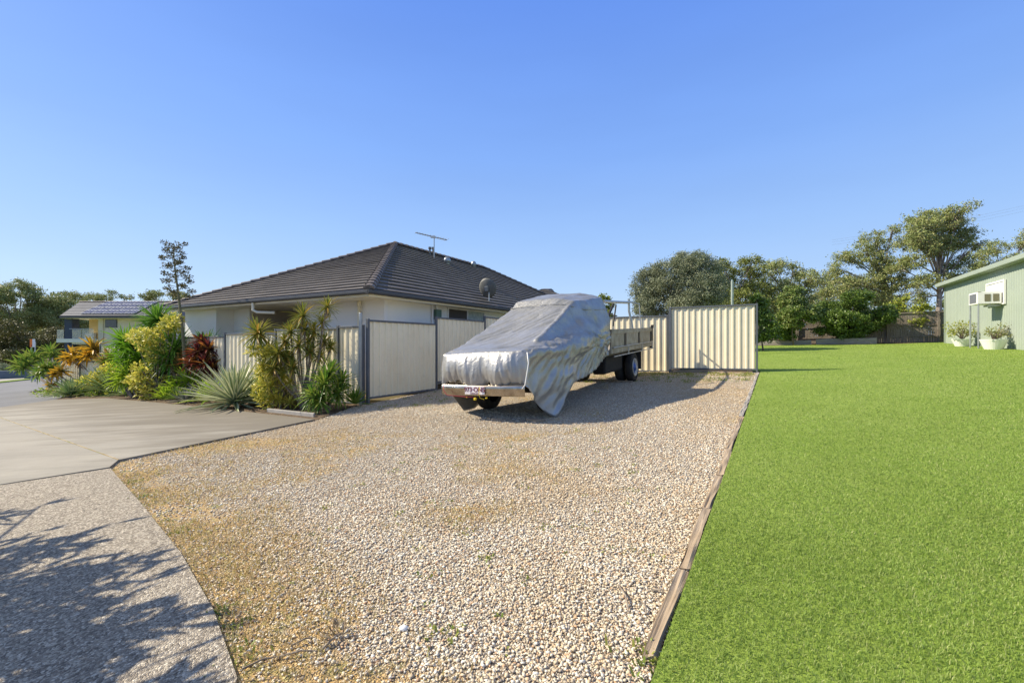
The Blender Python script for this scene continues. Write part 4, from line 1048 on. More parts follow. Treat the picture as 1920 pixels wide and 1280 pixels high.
STN = [10, 10, 10, 14, 14, 22, 22, 10, 50]
nrow = sum(STN) + 1
G = []
for si in range(len(ST) - 1):
    for k in range(STN[si] + (1 if si == len(ST) - 2 else 0)):
        f = k / STN[si]; row = []
        for ci in range(len(COLS) - 1):
            c0, c1 = COLS[ci], COLS[ci + 1]
            for j in range(CN[ci] + (1 if ci == len(COLS) - 2 else 0)):
                t = j / CN[ci]
                def L(c_): return [c_[si][q] * (1 - f) + c_[si + 1][q] * f for q in range(3)]
                x0, x1 = L(c0), L(c1); row.append([x0[q] * (1 - t) + x1[q] * t for q in range(3)] + [ST[si] * (1 - f) + ST[si + 1] * f])
        G.append([(p[0], p[3] + p[1], p[2]) for p in row])
nc = len(G[0]); iL = CN[0] + CN[1]; iR = iL + CN[2] + CN[3] + CN[4]
V = [p for r in G for p in r]; Fs = []
for i in range(len(G) - 1):
    for j in range(nc - 1): Fs.append((i * nc + j, i * nc + j + 1, (i + 1) * nc + j + 1, (i + 1) * nc + j))
# front curtain: columns iL..iR of row 0 hang down; its sides are the first station of the side columns
k0 = len(V); rows = 40; prevrow = list(range(iL, iR + 1))
for r in range(1, rows + 1):
    t = r / rows; cur = []
    li = iL - r; ri = iR + r
    pl_, pr_ = G[0][li], G[0][ri]
    for j in range(iL, iR + 1):
        if j == iL: cur.append(li); continue
        if j == iR: cur.append(ri); continue
        f = (j - iL) / (iR - iL); top = G[0][j]
        hem = .60 + .035 * math.sin(f * 9 + .6) + (.05 if .20 < f < .34 else 0) + (.06 if .58 < f < .66 else 0) * (1 - abs(f - .62) / .04)
        ed = min(f, 1 - f); hem = hem * min(1, ed / .05) + (pl_[2] if f < .5 else pr_[2]) * 0 + .60 * (1 - min(1, ed / .05))
        z = top[2] * (1 - t) + hem * t
        z = z * min(1, ed / .06) + (G[0][li][2] if f < .5 else G[0][ri][2]) * (1 - min(1, ed / .06))
        bb = top[0] * (1 - t) + (pl_[0] + (pr_[0] - pl_[0]) * f) * t
        aa = top[1] - .09 * math.sin(math.pi * min(1, t * 1.0)) ** .6 * min(1, ed / .1) - .035 * t * min(1, ed / .1)
        V.append((bb, aa, z)); cur.append(len(V) - 1)
    for j in range(len(cur) - 1): Fs.append((prevrow[j], cur[j], cur[j + 1], prevrow[j + 1]))
    prevrow = cur
# back drop behind the cab
lastrow = [(len(G) - 1) * nc + j for j in range(iL, iR + 1)]; prevrow = lastrow
for r in range(1, 21):
    cur = []
    for j in range(len(lastrow)):
        p = V[lastrow[j]]; V.append((p[0], p[1] + .03, p[2] - r * .045)); cur.append(len(V) - 1)
    for j in range(len(cur) - 1): Fs.append((prevrow[j], prevrow[j + 1], cur[j + 1], cur[j]))
    prevrow = cur
bm = bmesh.new(); bv = [bm.verts.new(v) for v in V]
for f in Fs:
    try: bm.faces.new([bv[i] for i in f])
    except ValueError: pass
bmesh.ops.remove_doubles(bm, verts=bm.verts[:], dist=1e-5)
inner = [v for v in bm.verts if not v.is_boundary]
for _ in range(5): bmesh.ops.smooth_vert(bm, verts=inner, factor=.5, use_axis_x=True, use_axis_y=True, use_axis_z=True)
bm.normal_update(); cx = Vector((3.8, 1, .9))
bmesh.ops.recalc_face_normals(bm, faces=bm.faces[:]); bm.normal_update()
def ridged(p, oc=3):
    s = 0; am = 1
    for _ in range(oc): s += am * (1 - abs(noise.noise(p)) * 2.2); p = p * 2.1; am *= .5
    return s
newco = {}
for v in bm.verts:
    b, a, z = v.co; n_ = v.normal
    d = 0.0
    front = max(0, min(1, (-.84 - a) / .06)) * (1 if z < 1.12 else 0)
    if front:     # hanging folds
        f = (b - 2.93) / 1.65; dep = max(0, 1.12 - z) / .5
        d += .034 * dep * ridged(Vector((f * 5.5 + .35 * z, z * .6, 1)), 2) - .03 * dep + .012 * noise.noise(Vector((f * 26, z * 2.5, 4))) * (0.3 + dep)
        d += .03 * dep * math.sin(f * 17 + 2.5 * z) + .026 * dep * ridged(Vector((f * 12 + z, z * 1.1, 9)), 2) - .012 * dep
    side = max(0, min(1, (b - 4.58) / .12)) * (1 if z < 1.35 else 0)
    if side:      # drag lines running down towards the front corner tip
        u = (a + .3) * .8 + (z) * .9; vv = (a + .3) * -.7 + z * .8
        ang = math.atan2(z - 1.2, a - 1.9); rr = math.hypot(z - 1.2, a - 1.9)
        d += .045 * ridged(Vector((ang * 5, rr * .6, 7)), 2) - .032 + .022 * ridged(Vector((u * 1.2, vv * 6, 3)), 2)
    if a > -.8 and z > 1.1:   # top and windscreen: long diagonal drag folds
        u = a * .8 + b * .6; vv = -a * .6 + b * .8
        am = .45 + .5 * min(1, max(0, (b - 3.6)))
        d += .026 * am * ridged(Vector((u * .8, vv * 3.8, 11)), 2) - .018 * am + .006 * ridged(Vector((u * 1.6, vv * 11, 21)), 2)
        # deep crease from the hood shoulder up to the roof corner
        for (b0, a0, b1, a1, wd, dp) in ((4.42, -.25, 4.40, 1.25, .045, -.03), (4.62, .1, 4.58, 1.2, .12, .06), (4.55, 1.28, 4.74, 2.1, .06, .05), (4.52, 1.9, 4.66, 2.5, .05, -.03), (4.62, .7, 4.72, 2.0, .05, -.025), (3.7, .3, 4.3, 1.1, .04, .02), (3.2, -.1, 3.9, .9, .04, .015)):
            L2 = (b1 - b0) ** 2 + (a1 - a0) ** 2; t = max(0, min(1, ((b - b0) * (b1 - b0) + (a - a0) * (a1 - a0)) / L2))
            ds = math.hypot(b - b0 - t * (b1 - b0), a - a0 - t * (a1 - a0)); d -= dp * math.exp(-(ds / wd) ** 2)
    d += .005 * noise.noise(Vector((b * 5, a * 5, z * 5))) + .0015 * ridged(Vector((b * 11, a * 11, z * 11)), 2) - .001
    newco[v] = v.co + n_ * d
for v, q_ in newco.items(): v.co = q_
# strap pulled tight round the cab above the windows
for v in bm.verts:
    b, a, z = v.co; zz = max(0.0, z); x, y = W2(b, a); v.co = (x, y, float(gz(x, y)) + max(z, .01))
    if z > 2.35 and False: pass
me = bpy.data.meshes.new("truck_cover"); bm.to_mesh(me); bm.free(); me.materials.append(M['tarp']); me.polygons.foreach_set("use_smooth", [True] * len(me.polygons))
cv = thing("truck_cover", "crumpled silver tarpaulin draped over the cab and bonnet of the truck", "tarpaulin", W(3.8, .9))
me.transform(Matrix.Translation(-cv.location)); co_ = bpy.data.objects.new("cover_sheet", me); COL.objects.link(co_); co_.parent = cv
so = co_.modifiers.new("s", 'SOLIDIFY'); so.thickness = .004; so.offset = 0
# roof cap of the cover, edged by a strap
def strip(name, pts, r, m, parent):
    mb = MB(); mb.tube(pts, r, 6); return mb.build(name, m, parent, smooth=True)
strip("strap", [W(3.04, 1.27, 1.965), W(3.3, 1.26, 2.0), W(3.6, 1.26, 2.0), W(3.9, 1.26, 2.0), W(4.2, 1.27, 1.985), W(4.44, 1.3, 1.92), W(4.55, 1.7, 1.86), W(4.66, 2.2, 1.86), W(4.74, 2.7, 1.88)], .009, M['tarp'], cv)
# the seam cord on the front edge, the red cord and yellow toggles under the bumper
strip("edge_cord", [W(4.60, -.93, 1.12), W(4.64, -.96, .95), W(4.63, -1.0, .78), W(4.60, -1.0, .62), W(4.56, -1.02, .56)], .010, M['white'], cv)
strip("red_cord", [W(3.05, -1.05, .60), W(3.10, -1.11, .52), W(3.17, -1.11, .445), W(3.5, -1.09, .425), W(3.7, -1.09, .42)], .005, M['red'], cv)
strip("yellow_cord", [W(3.82, -1.10, .59), W(3.815, -1.11, .48), W(3.83, -1.1, .41), W(3.9, -1.08, .39)], .005, M['brightyellow'], cv)
for b, s, h in ((3.70, .042, .37), (3.93, .022, .40), (3.55, .016, .405)):
    tb = MB(); TB(tb, b, b + s, -1.10, -1.06, h, h + s); tb.build("toggle", M['brightyellow'], cv, bevel=.008)
mb = MB(); p = gp(1000, 789); mb.box(p + Vector((-.12, 0, -.01)), v3(B * .30, 0), v3(A * .12, 0), (0, 0, .05)); tag(mb.build("concrete_block", M['brick'], bevel=.01), "small flat block on the gravel under the drooping tip of the truck cover", "block")
mb = MB(); p = W(4.35, 4.75); mb.box(p + Vector((0, 0, -.01)), v3(B * .42, 0), v3(-A * .14, 0), (0, 0, .06)); tag(mb.build("wood_chock", M['sleeper'], bevel=.006), "short timber chock lying in front of the rear truck wheel", "chock")

# ================================================================== PLANTS
L_strap = leafmat('strap_leaf', [(.08, .17, .02), (.14, .25, .03), (.21, .31, .04), (.28, .34, .06), (.11, .17, .03)], .3, .35)
L_yucca = leafmat('yucca_leaf', [(0.081, 0.203, 0.027), (0.135, 0.297, 0.041), (0.203, 0.378, 0.047)], .25, .35)
L_lime = leafmat('lime_leaf', [(0.260, 0.416, 0.026), (0.364, 0.494, 0.039), (0.195, 0.338, 0.026)], .35, .4)
L_agave = leafmat('striped_agave_leaf', [(0.221, 0.299, 0.156), (0.273, 0.351, 0.182), (0.195, 0.260, 0.130)], .12, .4, margin=(.66, .67, .42), mw=.24)
L_agave2 = leafmat('green_agave_leaf', [(0.169, 0.273, 0.104), (0.247, 0.351, 0.143)], .15, .4, margin=(.42, .47, .22), mw=.36)
L_golden = leafmat('song_leaf', [(0.102, 0.174, 0.026), (0.174, 0.246, 0.029), (0.087, 0.145, 0.026), (0.290, 0.290, 0.043), (0.580, 0.319, 0.058)], .25, .4, margin=(.46, .38, .08), mw=.38)
L_orange = leafmat('orange_leaf', [(.16, .17, .03), (.22, .19, .03), (0.600, 0.300, 0.020), (0.660, 0.420, 0.030), (0.260, 0.160, 0.030), (0.160, 0.120, 0.020), (0.450, 0.160, 0.030)], .35, .4)
L_red = leafmat('red_leaf', [(.16, .03, .03), (.08, .02, .025), (.24, .05, .03), (.06, .035, .025), (.42, .17, .04), (.12, .10, .03)], .3, .35)
L_yel = leafmat('yellow_leaf', [(0.713, 0.621, 0.081), (0.805, 0.736, 0.184), (0.483, 0.483, 0.069), (0.253, 0.322, 0.046)], .35, .5)
L_brom = leafmat('dark_bromeliad_leaf', [(0.126, 0.140, 0.112), (0.196, 0.224, 0.168), (0.280, 0.280, 0.252)], .1, .4)
L_ground = leafmat('ground_leaf', [(0.196, 0.336, 0.042), (0.308, 0.448, 0.056), (0.504, 0.504, 0.084)], .3, .5)
L_dead = leafmat('dead_leaf', [(.34, .26, .16), (.26, .19, .11), (.42, .34, .22)], .1, .8)
def rosette(mb, c, n, L, wd, el0=85, el1=-10, droop=1.2, seg=6, fold=.25, rs=0, axis=None, power=1.0):
    r = random.Random(rs); c = Vector(c); ax = Vector(axis).normalized() if axis is not None else Vector((0, 0, 1))
    rot = Vector((0, 0, 1)).rotation_difference(ax)
    prof = [.55, .9, 1.0, .98, .82, .52, .04] if seg == 6 else [.6, 1, .95, .6, .04]
    for i in range(n):
        f = ((i + .5) / n) ** power; az = i * 2.39996 + r.uniform(-.25, .25); el = R(el0 + (el1 - el0) * f + r.uniform(-7, 7)); LL = L * r.uniform(.78, 1.12) * (.72 + .28 * min(1, f * 2.5)); ww = wd * r.uniform(.8, 1.15)
        side = rot @ Vector((-math.sin(az), math.cos(az), 0)); p = c + Vector((r.uniform(-.02, .02), r.uniform(-.02, .02), 0)); e = el; vs = []; uv = []
        tw = r.uniform(-.25, .25)
        for k in range(seg + 1):
            d = rot @ Vector((math.cos(az) * math.cos(e), math.sin(az) * math.cos(e), math.sin(e))); nn = side.cross(d).normalized()
            h = prof[k] * ww / 2; sd_ = (side * math.cos(tw * k / seg) + nn * math.sin(tw * k / seg))
            vs += [p - sd_ * h + nn * h * fold * -1, p + nn * 0 + nn * h * fold, p + sd_ * h + nn * h * fold * -1]; uv += [(0, k / seg), (.5, k / seg), (1, k / seg)]
            p = p + d * (LL / seg); e -= droop * (LL / seg) * (.4 + 1.2 * k / seg) * max(.15, math.cos(e)) * r.uniform(.7, 1.3)
        # nn may flip sign of the fold; harmless
        mb.add(vs, [(3 * k + q, 3 * k + q + 1, 3 * k + q + 4, 3 * k + q + 3) for k in range(seg) for q in (0, 1)], uv)
def leafball(mb, c, rad, n, ls, rs=0, flat=1.0, shell=.4, ell=.5):
    r = random.Random(rs); c = Vector(c)
    for i in range(n):
        d = Vector((r.gauss(0, 1), r.gauss(0, 1), r.gauss(0, 1))).normalized(); q = (shell + (1 - shell) * r.random() ** .5)
        p = c + Vector((d.x * rad[0], d.y * rad[1], d.z * rad[2])) * q
        a = (d + Vector((r.uniform(-1, 1), r.uniform(-1, 1), r.uniform(-.6, 1)))).normalized(); s = a.cross(Vector((r.uniform(-1, 1), r.uniform(-1, 1), 1))).normalized(); l = ls * r.uniform(.6, 1.3)
        nn = a.cross(s) * l * .12
        mb.add([p, p + a * l * .5 + s * l * ell * .5 + nn, p + a * l, p + a * l * .5 - s * l * ell * .5 + nn, p + a * l * .5], [(0, 1, 4), (1, 2, 4), (2, 3, 4), (3, 0, 4)], [(.5, 0), (0, .5), (.5, 1), (1, .5), (.5, .5)])
def curve_pts(a, b, sag=.0, n=7, rs=0, wob=.04):
    r = random.Random(rs); a = Vector(a); b = Vector(b); o = []
    ph = r.uniform(0, 6)
    for i in range(n):
        t = i / (n - 1); p = a.lerp(b, t); p.z += sag * math.sin(math.pi * t) ; w_ = wob * math.sin(math.pi * t)
        p.x += w_ * math.sin(ph + t * 4); p.y += w_ * math.cos(ph + t * 3); o.append(p)
    return o
def headplant(name, label, cat, base, heads, m, n=46, L=.4, wd=.03, el1=-25, droop=2.0, sr=.02, stemm=None, group=None, rs=0, dead=False, el0=88):
    """base point, list of (px, py, dy, scale) heads; every head on its own bare stem"""
    t = thing(name, label, cat, base, group); base = Vector(base)
    for i, h in enumerate(heads):
        c = at(h[0], h[1], base.y + h[2]); s = h[3]
        st = MB(); b0 = base + Vector((random.uniform(-.08, .08), random.uniform(-.05, .05), -.03)); pts = curve_pts(b0, c, 0, 7, rs + i, .05)
        st.tube(pts, [sr * 1.3 - sr * .5 * k / 6 for k in range(7)], 7); st.build("stem", stemm or M['stem'], t, smooth=True)
        ax = (pts[-1] - pts[-3]).normalized() + Vector((0, 0, .6))
        mb = MB(); rosette(mb, c, int(n * 1.45 * (.7 + .3 * s)), L * s * 1.06, wd * 1.12, el0, el1, droop, rs=rs * 7 + i, axis=ax, power=.8); mb.build("leaf_head", m, t)
        if dead:
            mb = MB(); rosette(mb, c - Vector((0, 0, .05)), 10, L * s * .7, wd * .7, -40, -85, .5, rs=rs * 5 + i, axis=ax); mb.build("dead_leaves", L_dead, t)
    return t
def clump(name, label, cat, base, n, L, wd, m, el0=88, el1=5, droop=.6, rs=0, lift=.05, group=None, fold=.3, part="leaf_rosette", power=1.0, seg=6):
    t = thing(name, label, cat, base, group); mb = MB(); rosette(mb, Vector(base) + Vector((0, 0, lift)), int(n * 1.5), L, wd * 1.15, el0, el1, droop, rs=rs, fold=fold, power=power, seg=seg); mb.build(part, m, t)
    return t
GP = gp
# right hand group: bright green clump, tall dragon trees, golden shrub
b = GP(612, 772); headplant("dracaena_plant", "bright green strappy clump nearest the tall grey fence post", "plant", b, [(608, 722, 0, 1.15), (590, 742, -.15, .85), (632, 738, .1, .9), (618, 700, .2, .9), (600, 752, -.2, .7), (640, 715, .2, .8)], leafmat('mid_green_strap', [(.07, .17, .02), (.12, .24, .03), (.20, .32, .04), (.30, .36, .06), (.09, .15, .03)], .3, .4), 46, .50, .034, -45, 1.5, .02, rs=1)
b = GP(562, 770) + Vector((0, .25, 0)); headplant("dragon_tree", "tall many stemmed dragon tree with narrow yellow green heads above the front fence", "plant", b,
    [(613, 576, .25, 1.0), (568, 592, .1, 1.15), (545, 622, 0, 1.0), (588, 622, .3, 1.0), (604, 604, .3, .8), (560, 648, -.1, .95), (608, 640, .3, .9), (582, 660, .1, .9), (522, 662, -.2, 1.1), (548, 690, -.2, .9), (600, 668, .35, .8), (535, 640, 0, .8), (578, 640, .2, .9), (572, 618, .1, .9), (540, 668, -.1, 1.0), (620, 650, .4, .7), (515, 690, -.2, .9)],
    L_golden, 40, .35, .026, -45, 1.6, .017, rs=2, dead=True)
b = GP(540, 768) + Vector((-.1, .2, 0)); headplant("dragon_tree", "dragon tree with one dense leaf head leaning left over the striped agave", "plant", b, [(484, 626, -.1, 1.25), (505, 655, .1, .8)], L_golden, 62, .40, .030, -50, 1.6, .018, rs=3, dead=True)
b = GP(515, 768); t = thing("golden_shrub", "shrub with bright golden yellow leaves right of the striped agave", "shrub", b)
mb = MB(); r_ = random.Random(9)
for i in range(30):
    c = at(r_.uniform(484, 545), r_.uniform(668, 755), b.y + r_.uniform(-.25, .2)); rosette(mb, c, 34, .26, .030, 80, -40, 2.2, rs=100 + i)
mb.build("foliage", leafmat('golden_strap', [(.66, .58, .07), (.74, .68, .18), (.26, .30, .04), (.46, .44, .07), (.60, .52, .06)], .35, .45), t)
mb = MB()
for (px, py) in ((472, 657), (480, 656), (490, 655), (502, 658), (490, 700), (486, 725), (492, 745), (500, 690), (486, 738), (497, 715), (505, 735), (500, 757), (512, 700), (496, 675)): leafball(mb, at(px, py, b.y - .14), (.11, .10, .08), 60, .11, rs=px + py, ell=.32)
mb.build("yellow_leaves", L_yel, t)
mb = MB()
for i in range(6): mb.tube(curve_pts(b + Vector((r_.uniform(-.1, .2), 0, 0)), at(r_.uniform(492, 540), r_.uniform(665, 700), b.y), 0, 6, i), .014, 6)
mb.build("stems", M['stem'], t)
# golden leaf croton filling the foot
b = GP(560, 768) + Vector((0, .5, 0)); t = thing("understory_shrub", "tangle of dark and yellowing leaves low among the dragon tree stems", "shrub", b); mb = MB(); r_ = random.Random(91)
for i in range(20):
    c = at(r_.uniform(505, 600), r_.uniform(705, 760), b.y + r_.uniform(-.3, .2)); rosette(mb, c, 26, .34, .026, 80, -50, 1.8, rs=600 + i)
mb.build("foliage", leafmat('tangle_leaf', [(.10, .12, .03), (.20, .18, .05), (.26, .20, .10), (.07, .09, .02), (.34, .27, .12)], .2, .6), t)
# big striped agave, and its companion
b = GP(432, 766); clump("agave_plant", "large agave with cream striped grey green leaves at the driveway edge", "agave", b + Vector((0, .15, 0)), 80, 1.16, .082, L_agave, 88, -12, .22, rs=4, lift=.14, power=.8)
b = GP(497, 757); clump("agave_plant", "second striped agave half hidden right behind the largest one", "agave", b + Vector((0, .35, 0)), 50, 1.0, .07, L_agave, 85, -8, .3, rs=5, lift=.1)
b = GP(345, 757); clump("bromeliad_plant", "small dark spiky bromeliad between the golden vine and the striped agave", "bromeliad", b + Vector((0, .1, 0)), 56, .48, .030, L_brom, 80, -5, .5, rs=6)
b = GP(362, 756) + Vector((0, .3, 0)); clump("bromeliad_plant", "pale silvery bromeliad just left of the big striped agave", "bromeliad", b, 30, .42, .028, L_agave, 75, 0, .4, rs=7)
# lime green yucca with drooping leaves low centre
b = GP(352, 752) + Vector((0, .75, 0)); headplant("cordyline_plant", "lime green strappy plant low beside the red cordyline", "plant", b, [(352, 715, 0, 1.0), (385, 700, .1, 1.0), (332, 728, .1, .9)], L_lime, 30, .62, .045, -30, 1.6, .02, rs=8)
# red cordyline
b = GP(390, 752) + Vector((0, .85, 0)); headplant("red_cordyline", "dark red and orange cordyline in front of the cream fence", "cordyline", b,
    [(372, 660, 0, 1.0), (392, 655, 0, 1.1), (408, 672, .1, .95), (362, 680, -.1, .95), (385, 683, -.2, 1.0), (400, 690, -.1, .9), (418, 663, .2, .8), (378, 640, .15, .8)], L_red, 34, .44, .058, -45, 1.8, .02, rs=9)
b = GP(392, 748) + Vector((0, 1.3, 0)); headplant("yucca_plant", "stiff green yucca head rising behind the red cordyline", "yucca", b, [(390, 650, 0, 1.0), (376, 658, 0, .7)], L_yucca, 60, .62, .045, -10, .35, .04, rs=10)
# flower stalk of an agave
b = GP(348, 752) + Vector((0, .9, 0)); stp = at(324, 458, b.y); t = thing("agave_flower_stalk", "tall thin agave flower stalk with branching seed clusters standing above all the plants", "flower stalk", b)
mid_ = [b, at(347, 690, b.y), at(344, 640, b.y), at(339, 590, b.y), at(333, 540, b.y), at(327, 495, b.y), stp]
mb = MB(); mb.tube(mid_, [.055, .05, .045, .036, .028, .018, .008], 9); mb.build("stalk", M['stalk'], t, smooth=True)
br = MB(); pod = MB(); r_ = random.Random(12)
for i in range(30):
    f = i / 29; py = 562 - f * 100; px = 335.5 - (562 - py) * .115; c = at(px, py, b.y); ang = i * 2.4; reach = (.40 * (1 - .5 * f) * r_.uniform(.75, 1.1)) * (.8 if i < 3 else 1)
    d = Vector((math.cos(ang), math.sin(ang), .18)); e = c + d * reach + Vector((0, 0, .05))
    br.tube([c, c + d * reach * .5 - Vector((0, 0, .01)), e], .008, 5)
    for k in range(6): leafball(pod, e + Vector((r_.uniform(-.09, .09), r_.uniform(-.09, .09), r_.uniform(-.02, .06))), (.06, .06, .032), 18, .055, rs=i * 5 + k, ell=.55)
br.build("branchlets", M['stalk'], t); pod.build("seed_clusters", leafmat('seed_pods', [(.14, .14, .05), (.21, .19, .07), (.10, .09, .05), (.26, .22, .09)], .05, .7), t)
# big yuccas with golden vine
b = GP(290, 748) + Vector((0, 1.0, 0)); headplant("yucca_plant", "tallest green yucca with its top head level with the house gutter", "yucca", b, [(296, 602, 0, 1.25), (285, 622, .2, .9)], L_yucca, 84, .60, .05, -35, .5, .045, rs=13)
b = GP(262, 748) + Vector((0, .9, 0)); headplant("yucca_plant", "bushy bright green yucca left of the golden vine", "yucca", b, [(250, 648, 0, 1.2), (238, 668, .2, 1.1), (262, 672, -.2, 1.1), (250, 690, -.1, 1.0), (232, 640, .4, .9)], leafmat('bright_yucca', [(.10, .24, .015), (.15, .32, .02), (.22, .38, .03)], .35, .35), 50, .72, .05, -40, .9, .035, rs=14)
b = GP(322, 748) + Vector((0, .55, 0)); headplant("yucca_plant", "green yucca with long leaves hanging left below the flower stalk", "yucca", b, [(328, 655, 0, 1.2), (318, 676, -.1, 1.15)], L_yucca, 70, .74, .045, -50, .5, .04, rs=15)
b = GP(285, 750) + Vector((0, .25, 0)); t = thing("golden_vine", "golden yellow leafed vine climbing through the green yuccas", "vine", b)
mb = MB(); st = MB(); r_ = random.Random(15)
for (px, py, q) in ((250, 630, .15), (262, 627, .2), (275, 628, .2), (288, 632, .2), (300, 625, .2), (318, 605, .2), (325, 600, .22), (312, 612, .2), (270, 645, .18), (282, 655, .2), (292, 665, .2), (300, 650, .2), (296, 680, .18), (270, 700, .2), (262, 706, .2), (258, 718, .18), (285, 700, .2), (278, 722, .22), (288, 735, .2), (272, 735, .18), (300, 715, .2), (308, 735, .2), (290, 745, .2), (262, 690, .16), (248, 712, .14), (320, 622, .2), (328, 615, .15)):
    leafball(mb, at(px, py, b.y + r_.uniform(-.25, .3)), (q * 1.2, q * 1.1, q * .95), 105, .125, rs=px * 3 + py, ell=.45)
    if r_.random() < .5: st.tube(curve_pts(b + Vector((r_.uniform(-.2, .2), 0, 0)), at(px, py, b.y), .1, 6, px), .012, 5)
mb.build("foliage", L_yel, t); st.build("stems", M['stem'], t)
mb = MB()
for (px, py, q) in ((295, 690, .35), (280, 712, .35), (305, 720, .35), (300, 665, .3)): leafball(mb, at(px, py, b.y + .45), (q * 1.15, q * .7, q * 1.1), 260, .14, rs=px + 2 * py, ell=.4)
mb.build("back_foliage", leafmat('brown_leaves', [(.09, .07, .03), (.13, .11, .04), (.07, .09, .02)], .2, .6), t)  # dark brown and green leaves set behind the golden ones
b = GP(240, 748) + Vector((0, .25, 0)); headplant("cordyline_plant", "low yellow green cordyline left of the golden vine", "cordyline", b, [(236, 702, 0, 1.0), (226, 715, .1, .8), (246, 712, 0, .8)], L_lime, 34, .60, .055, -50, 1.4, .03, rs=16)
# left hand group
b = GP(188, 742) + Vector((0, .4, 0)); clump("agave_plant", "pale green fine leaved agave in the middle of the left bed", "agave", b, 96, 1.12, .05, L_agave2, 85, 0, .35, rs=17, lift=.12, power=.8)
b = GP(215, 745) + Vector((0, .5, 0)); clump("agave_plant", "low green agave tucked beneath the yellow green cordyline", "agave", b, 60, .8, .04, L_agave2, 80, 0, .4, rs=18)
b = GP(88, 748) + Vector((.3, .5, 0)); clump("agave_plant", "leftmost spiky agave beside the road kerb", "agave", b, 60, .85, .05, L_agave2, 80, 3, .3, rs=19, lift=.08)
b = GP(165, 740) + Vector((0, 1.2, 0)); headplant("orange_cordyline", "tall cordyline with orange and yellow heads right of the dark blue column", "cordyline", b, [(176, 655, 0, 1.3), (188, 660, .2, .9), (166, 668, .1, .9)], L_orange, 24, .52, .075, -30, 1.4, .025, rs=20)
b = GP(146, 740) + Vector((0, 1.4, 0)); headplant("orange_cordyline", "cordyline with golden heads under the balcony", "cordyline", b, [(140, 668, 0, 1.1), (154, 672, .1, 1.0), (128, 672, .2, .8)], L_orange, 24, .50, .075, -30, 1.4, .025, rs=21)
b = GP(118, 742) + Vector((0, 1.2, 0)); headplant("orange_cordyline", "shorter orange cordyline low beside the leftmost agave", "cordyline", b, [(116, 696, 0, 1.0), (104, 702, 0, .8), (96, 722, -.2, .6)], L_orange, 20, .42, .065, -35, 1.4, .02, rs=22)
for i, (px, py, lb, gy) in enumerate(((62, 668, "small palm like plant directly below the orange sign", 735), (94, 660, "small palm like plant right of the orange sign, taller than its neighbour", 733), (38, 684, "lowest small palm like plant left of the orange sign posts", 737), (48, 676, "thin small palm like plant just in front of the sign posts", 736))):
    b = GP(84 + i * 5, gy) + Vector((-.1, .6, 0)); headplant("palm_plant", lb, "plant", b, [(px, py, 1.2, .9), (px + 6, py + 6, 1.0, .6)], L_strap, 30, .62, .055, -45, 1.5, .022, rs=30 + i, group="small palms at the left end of the bed")
b = GP(135, 745) + Vector((0, .35, 0)); t = tag(thing("ground_cover", None, None, b), None, None, None, "stuff")
mb = MB(); r_ = random.Random(44)
for i in range(46):
    px = r_.uniform(62, 235); y0 = 748 - (px - 62) * .0; c = gp(px, 745 + r_.uniform(-8, 0)) + Vector((0, .15, .08)); leafball(mb, c, (.25, .18, .12), 26, .11, rs=i * 3, ell=.42)
mb.build("foliage", L_ground, t)
COL.objects.unlink(t); 
gc = [o for o in COL.objects if o.parent == t][0]; gc.parent = None; gc.location = t.location; gc.name = "ground_cover"; gc["kind"] = "stuff"; bpy.data.objects.remove(t)
L_bronze = leafmat('bronze_leaf', [(.22, .17, .05), (.34, .22, .06), (.14, .15, .04), (.46, .34, .09), (.18, .20, .04)], .3, .45)
for i, (px, py0, hd, mm, lb) in enumerate(((205, 742, [(205, 668, 0, 1), (214, 680, .1, .9), (196, 678, -.1, .8)], L_bronze, "bronze leaved cordyline between the orange cordylines and the bushy yucca"),
        (345, 752, [(352, 668, 0, .9), (340, 684, -.1, .9), (360, 676, .1, .8)], L_bronze, "bronze leaved cordyline between the flower stalk and the red cordyline"),
        (425, 752, [(436, 668, .2, .9), (428, 682, .1, .8)], L_golden, "small yellowing cordyline behind the big striped agave"),
        (88, 742, [(84, 690, 0, .9), (74, 700, .1, .8), (98, 688, .1, .8)], L_strap, "green strappy plant standing between the street posts and the orange cordyline"))):
    b = GP(px, py0) + Vector((0, 1.1, 0)); headplant("cordyline_plant", lb, "cordyline", b, hd, mm, 30, .5, .05, -45, 1.5, .02, rs=300 + i * 9)
for i, (px, py, dy, lb, nn, LL, mm) in enumerate(((142, 744, .9, "mid green strappy plant between the leftmost agave and the fine leaved one", 60, .95, L_agave2), (112, 745, .9, "low lime strappy plant under the golden cordyline heads", 44, .8, L_lime), (165, 742, .8, "bright green strappy tuft in front of the low left fence", 50, .9, L_strap),
        (300, 752, .2, "lime tuft at the foot of the golden vine", 34, .45, L_lime), (320, 755, .25, "small green tuft left of the dark bromeliad", 34, .42, L_strap), (376, 760, .3, "lime strappy tuft rising behind the silvery bromeliad", 40, .75, L_lime), (470, 765, .5, "green tuft behind the striped agaves", 40, .8, L_yucca), (655, 768, .35, "thin green tuft at the foot of the corner fence post", 24, .45, L_strap))):
    b = GP(px, py) + Vector((0, dy, 0)); clump("strappy_plant", lb, "plant", b, nn, LL, .045, mm, 85, 5, .8, rs=400 + i, lift=.08)
b = GP(200, 745) + Vector((0, 1.1, 0)); t = thing("golden_shrub", "pale yellow leafed shrub between the orange cordyline and the yellow green cordyline", "shrub", b); mb = MB()
for (px, py, q) in ((196, 700, .3), (206, 690, .3), (186, 705, .25), (214, 700, .28), (200, 715, .3), (175, 712, .25), (162, 716, .25)): leafball(mb, at(px, py, b.y), (q, q, q * .8), 130, .12, rs=px + py, ell=.45)
mb.build("foliage", L_yel, t)
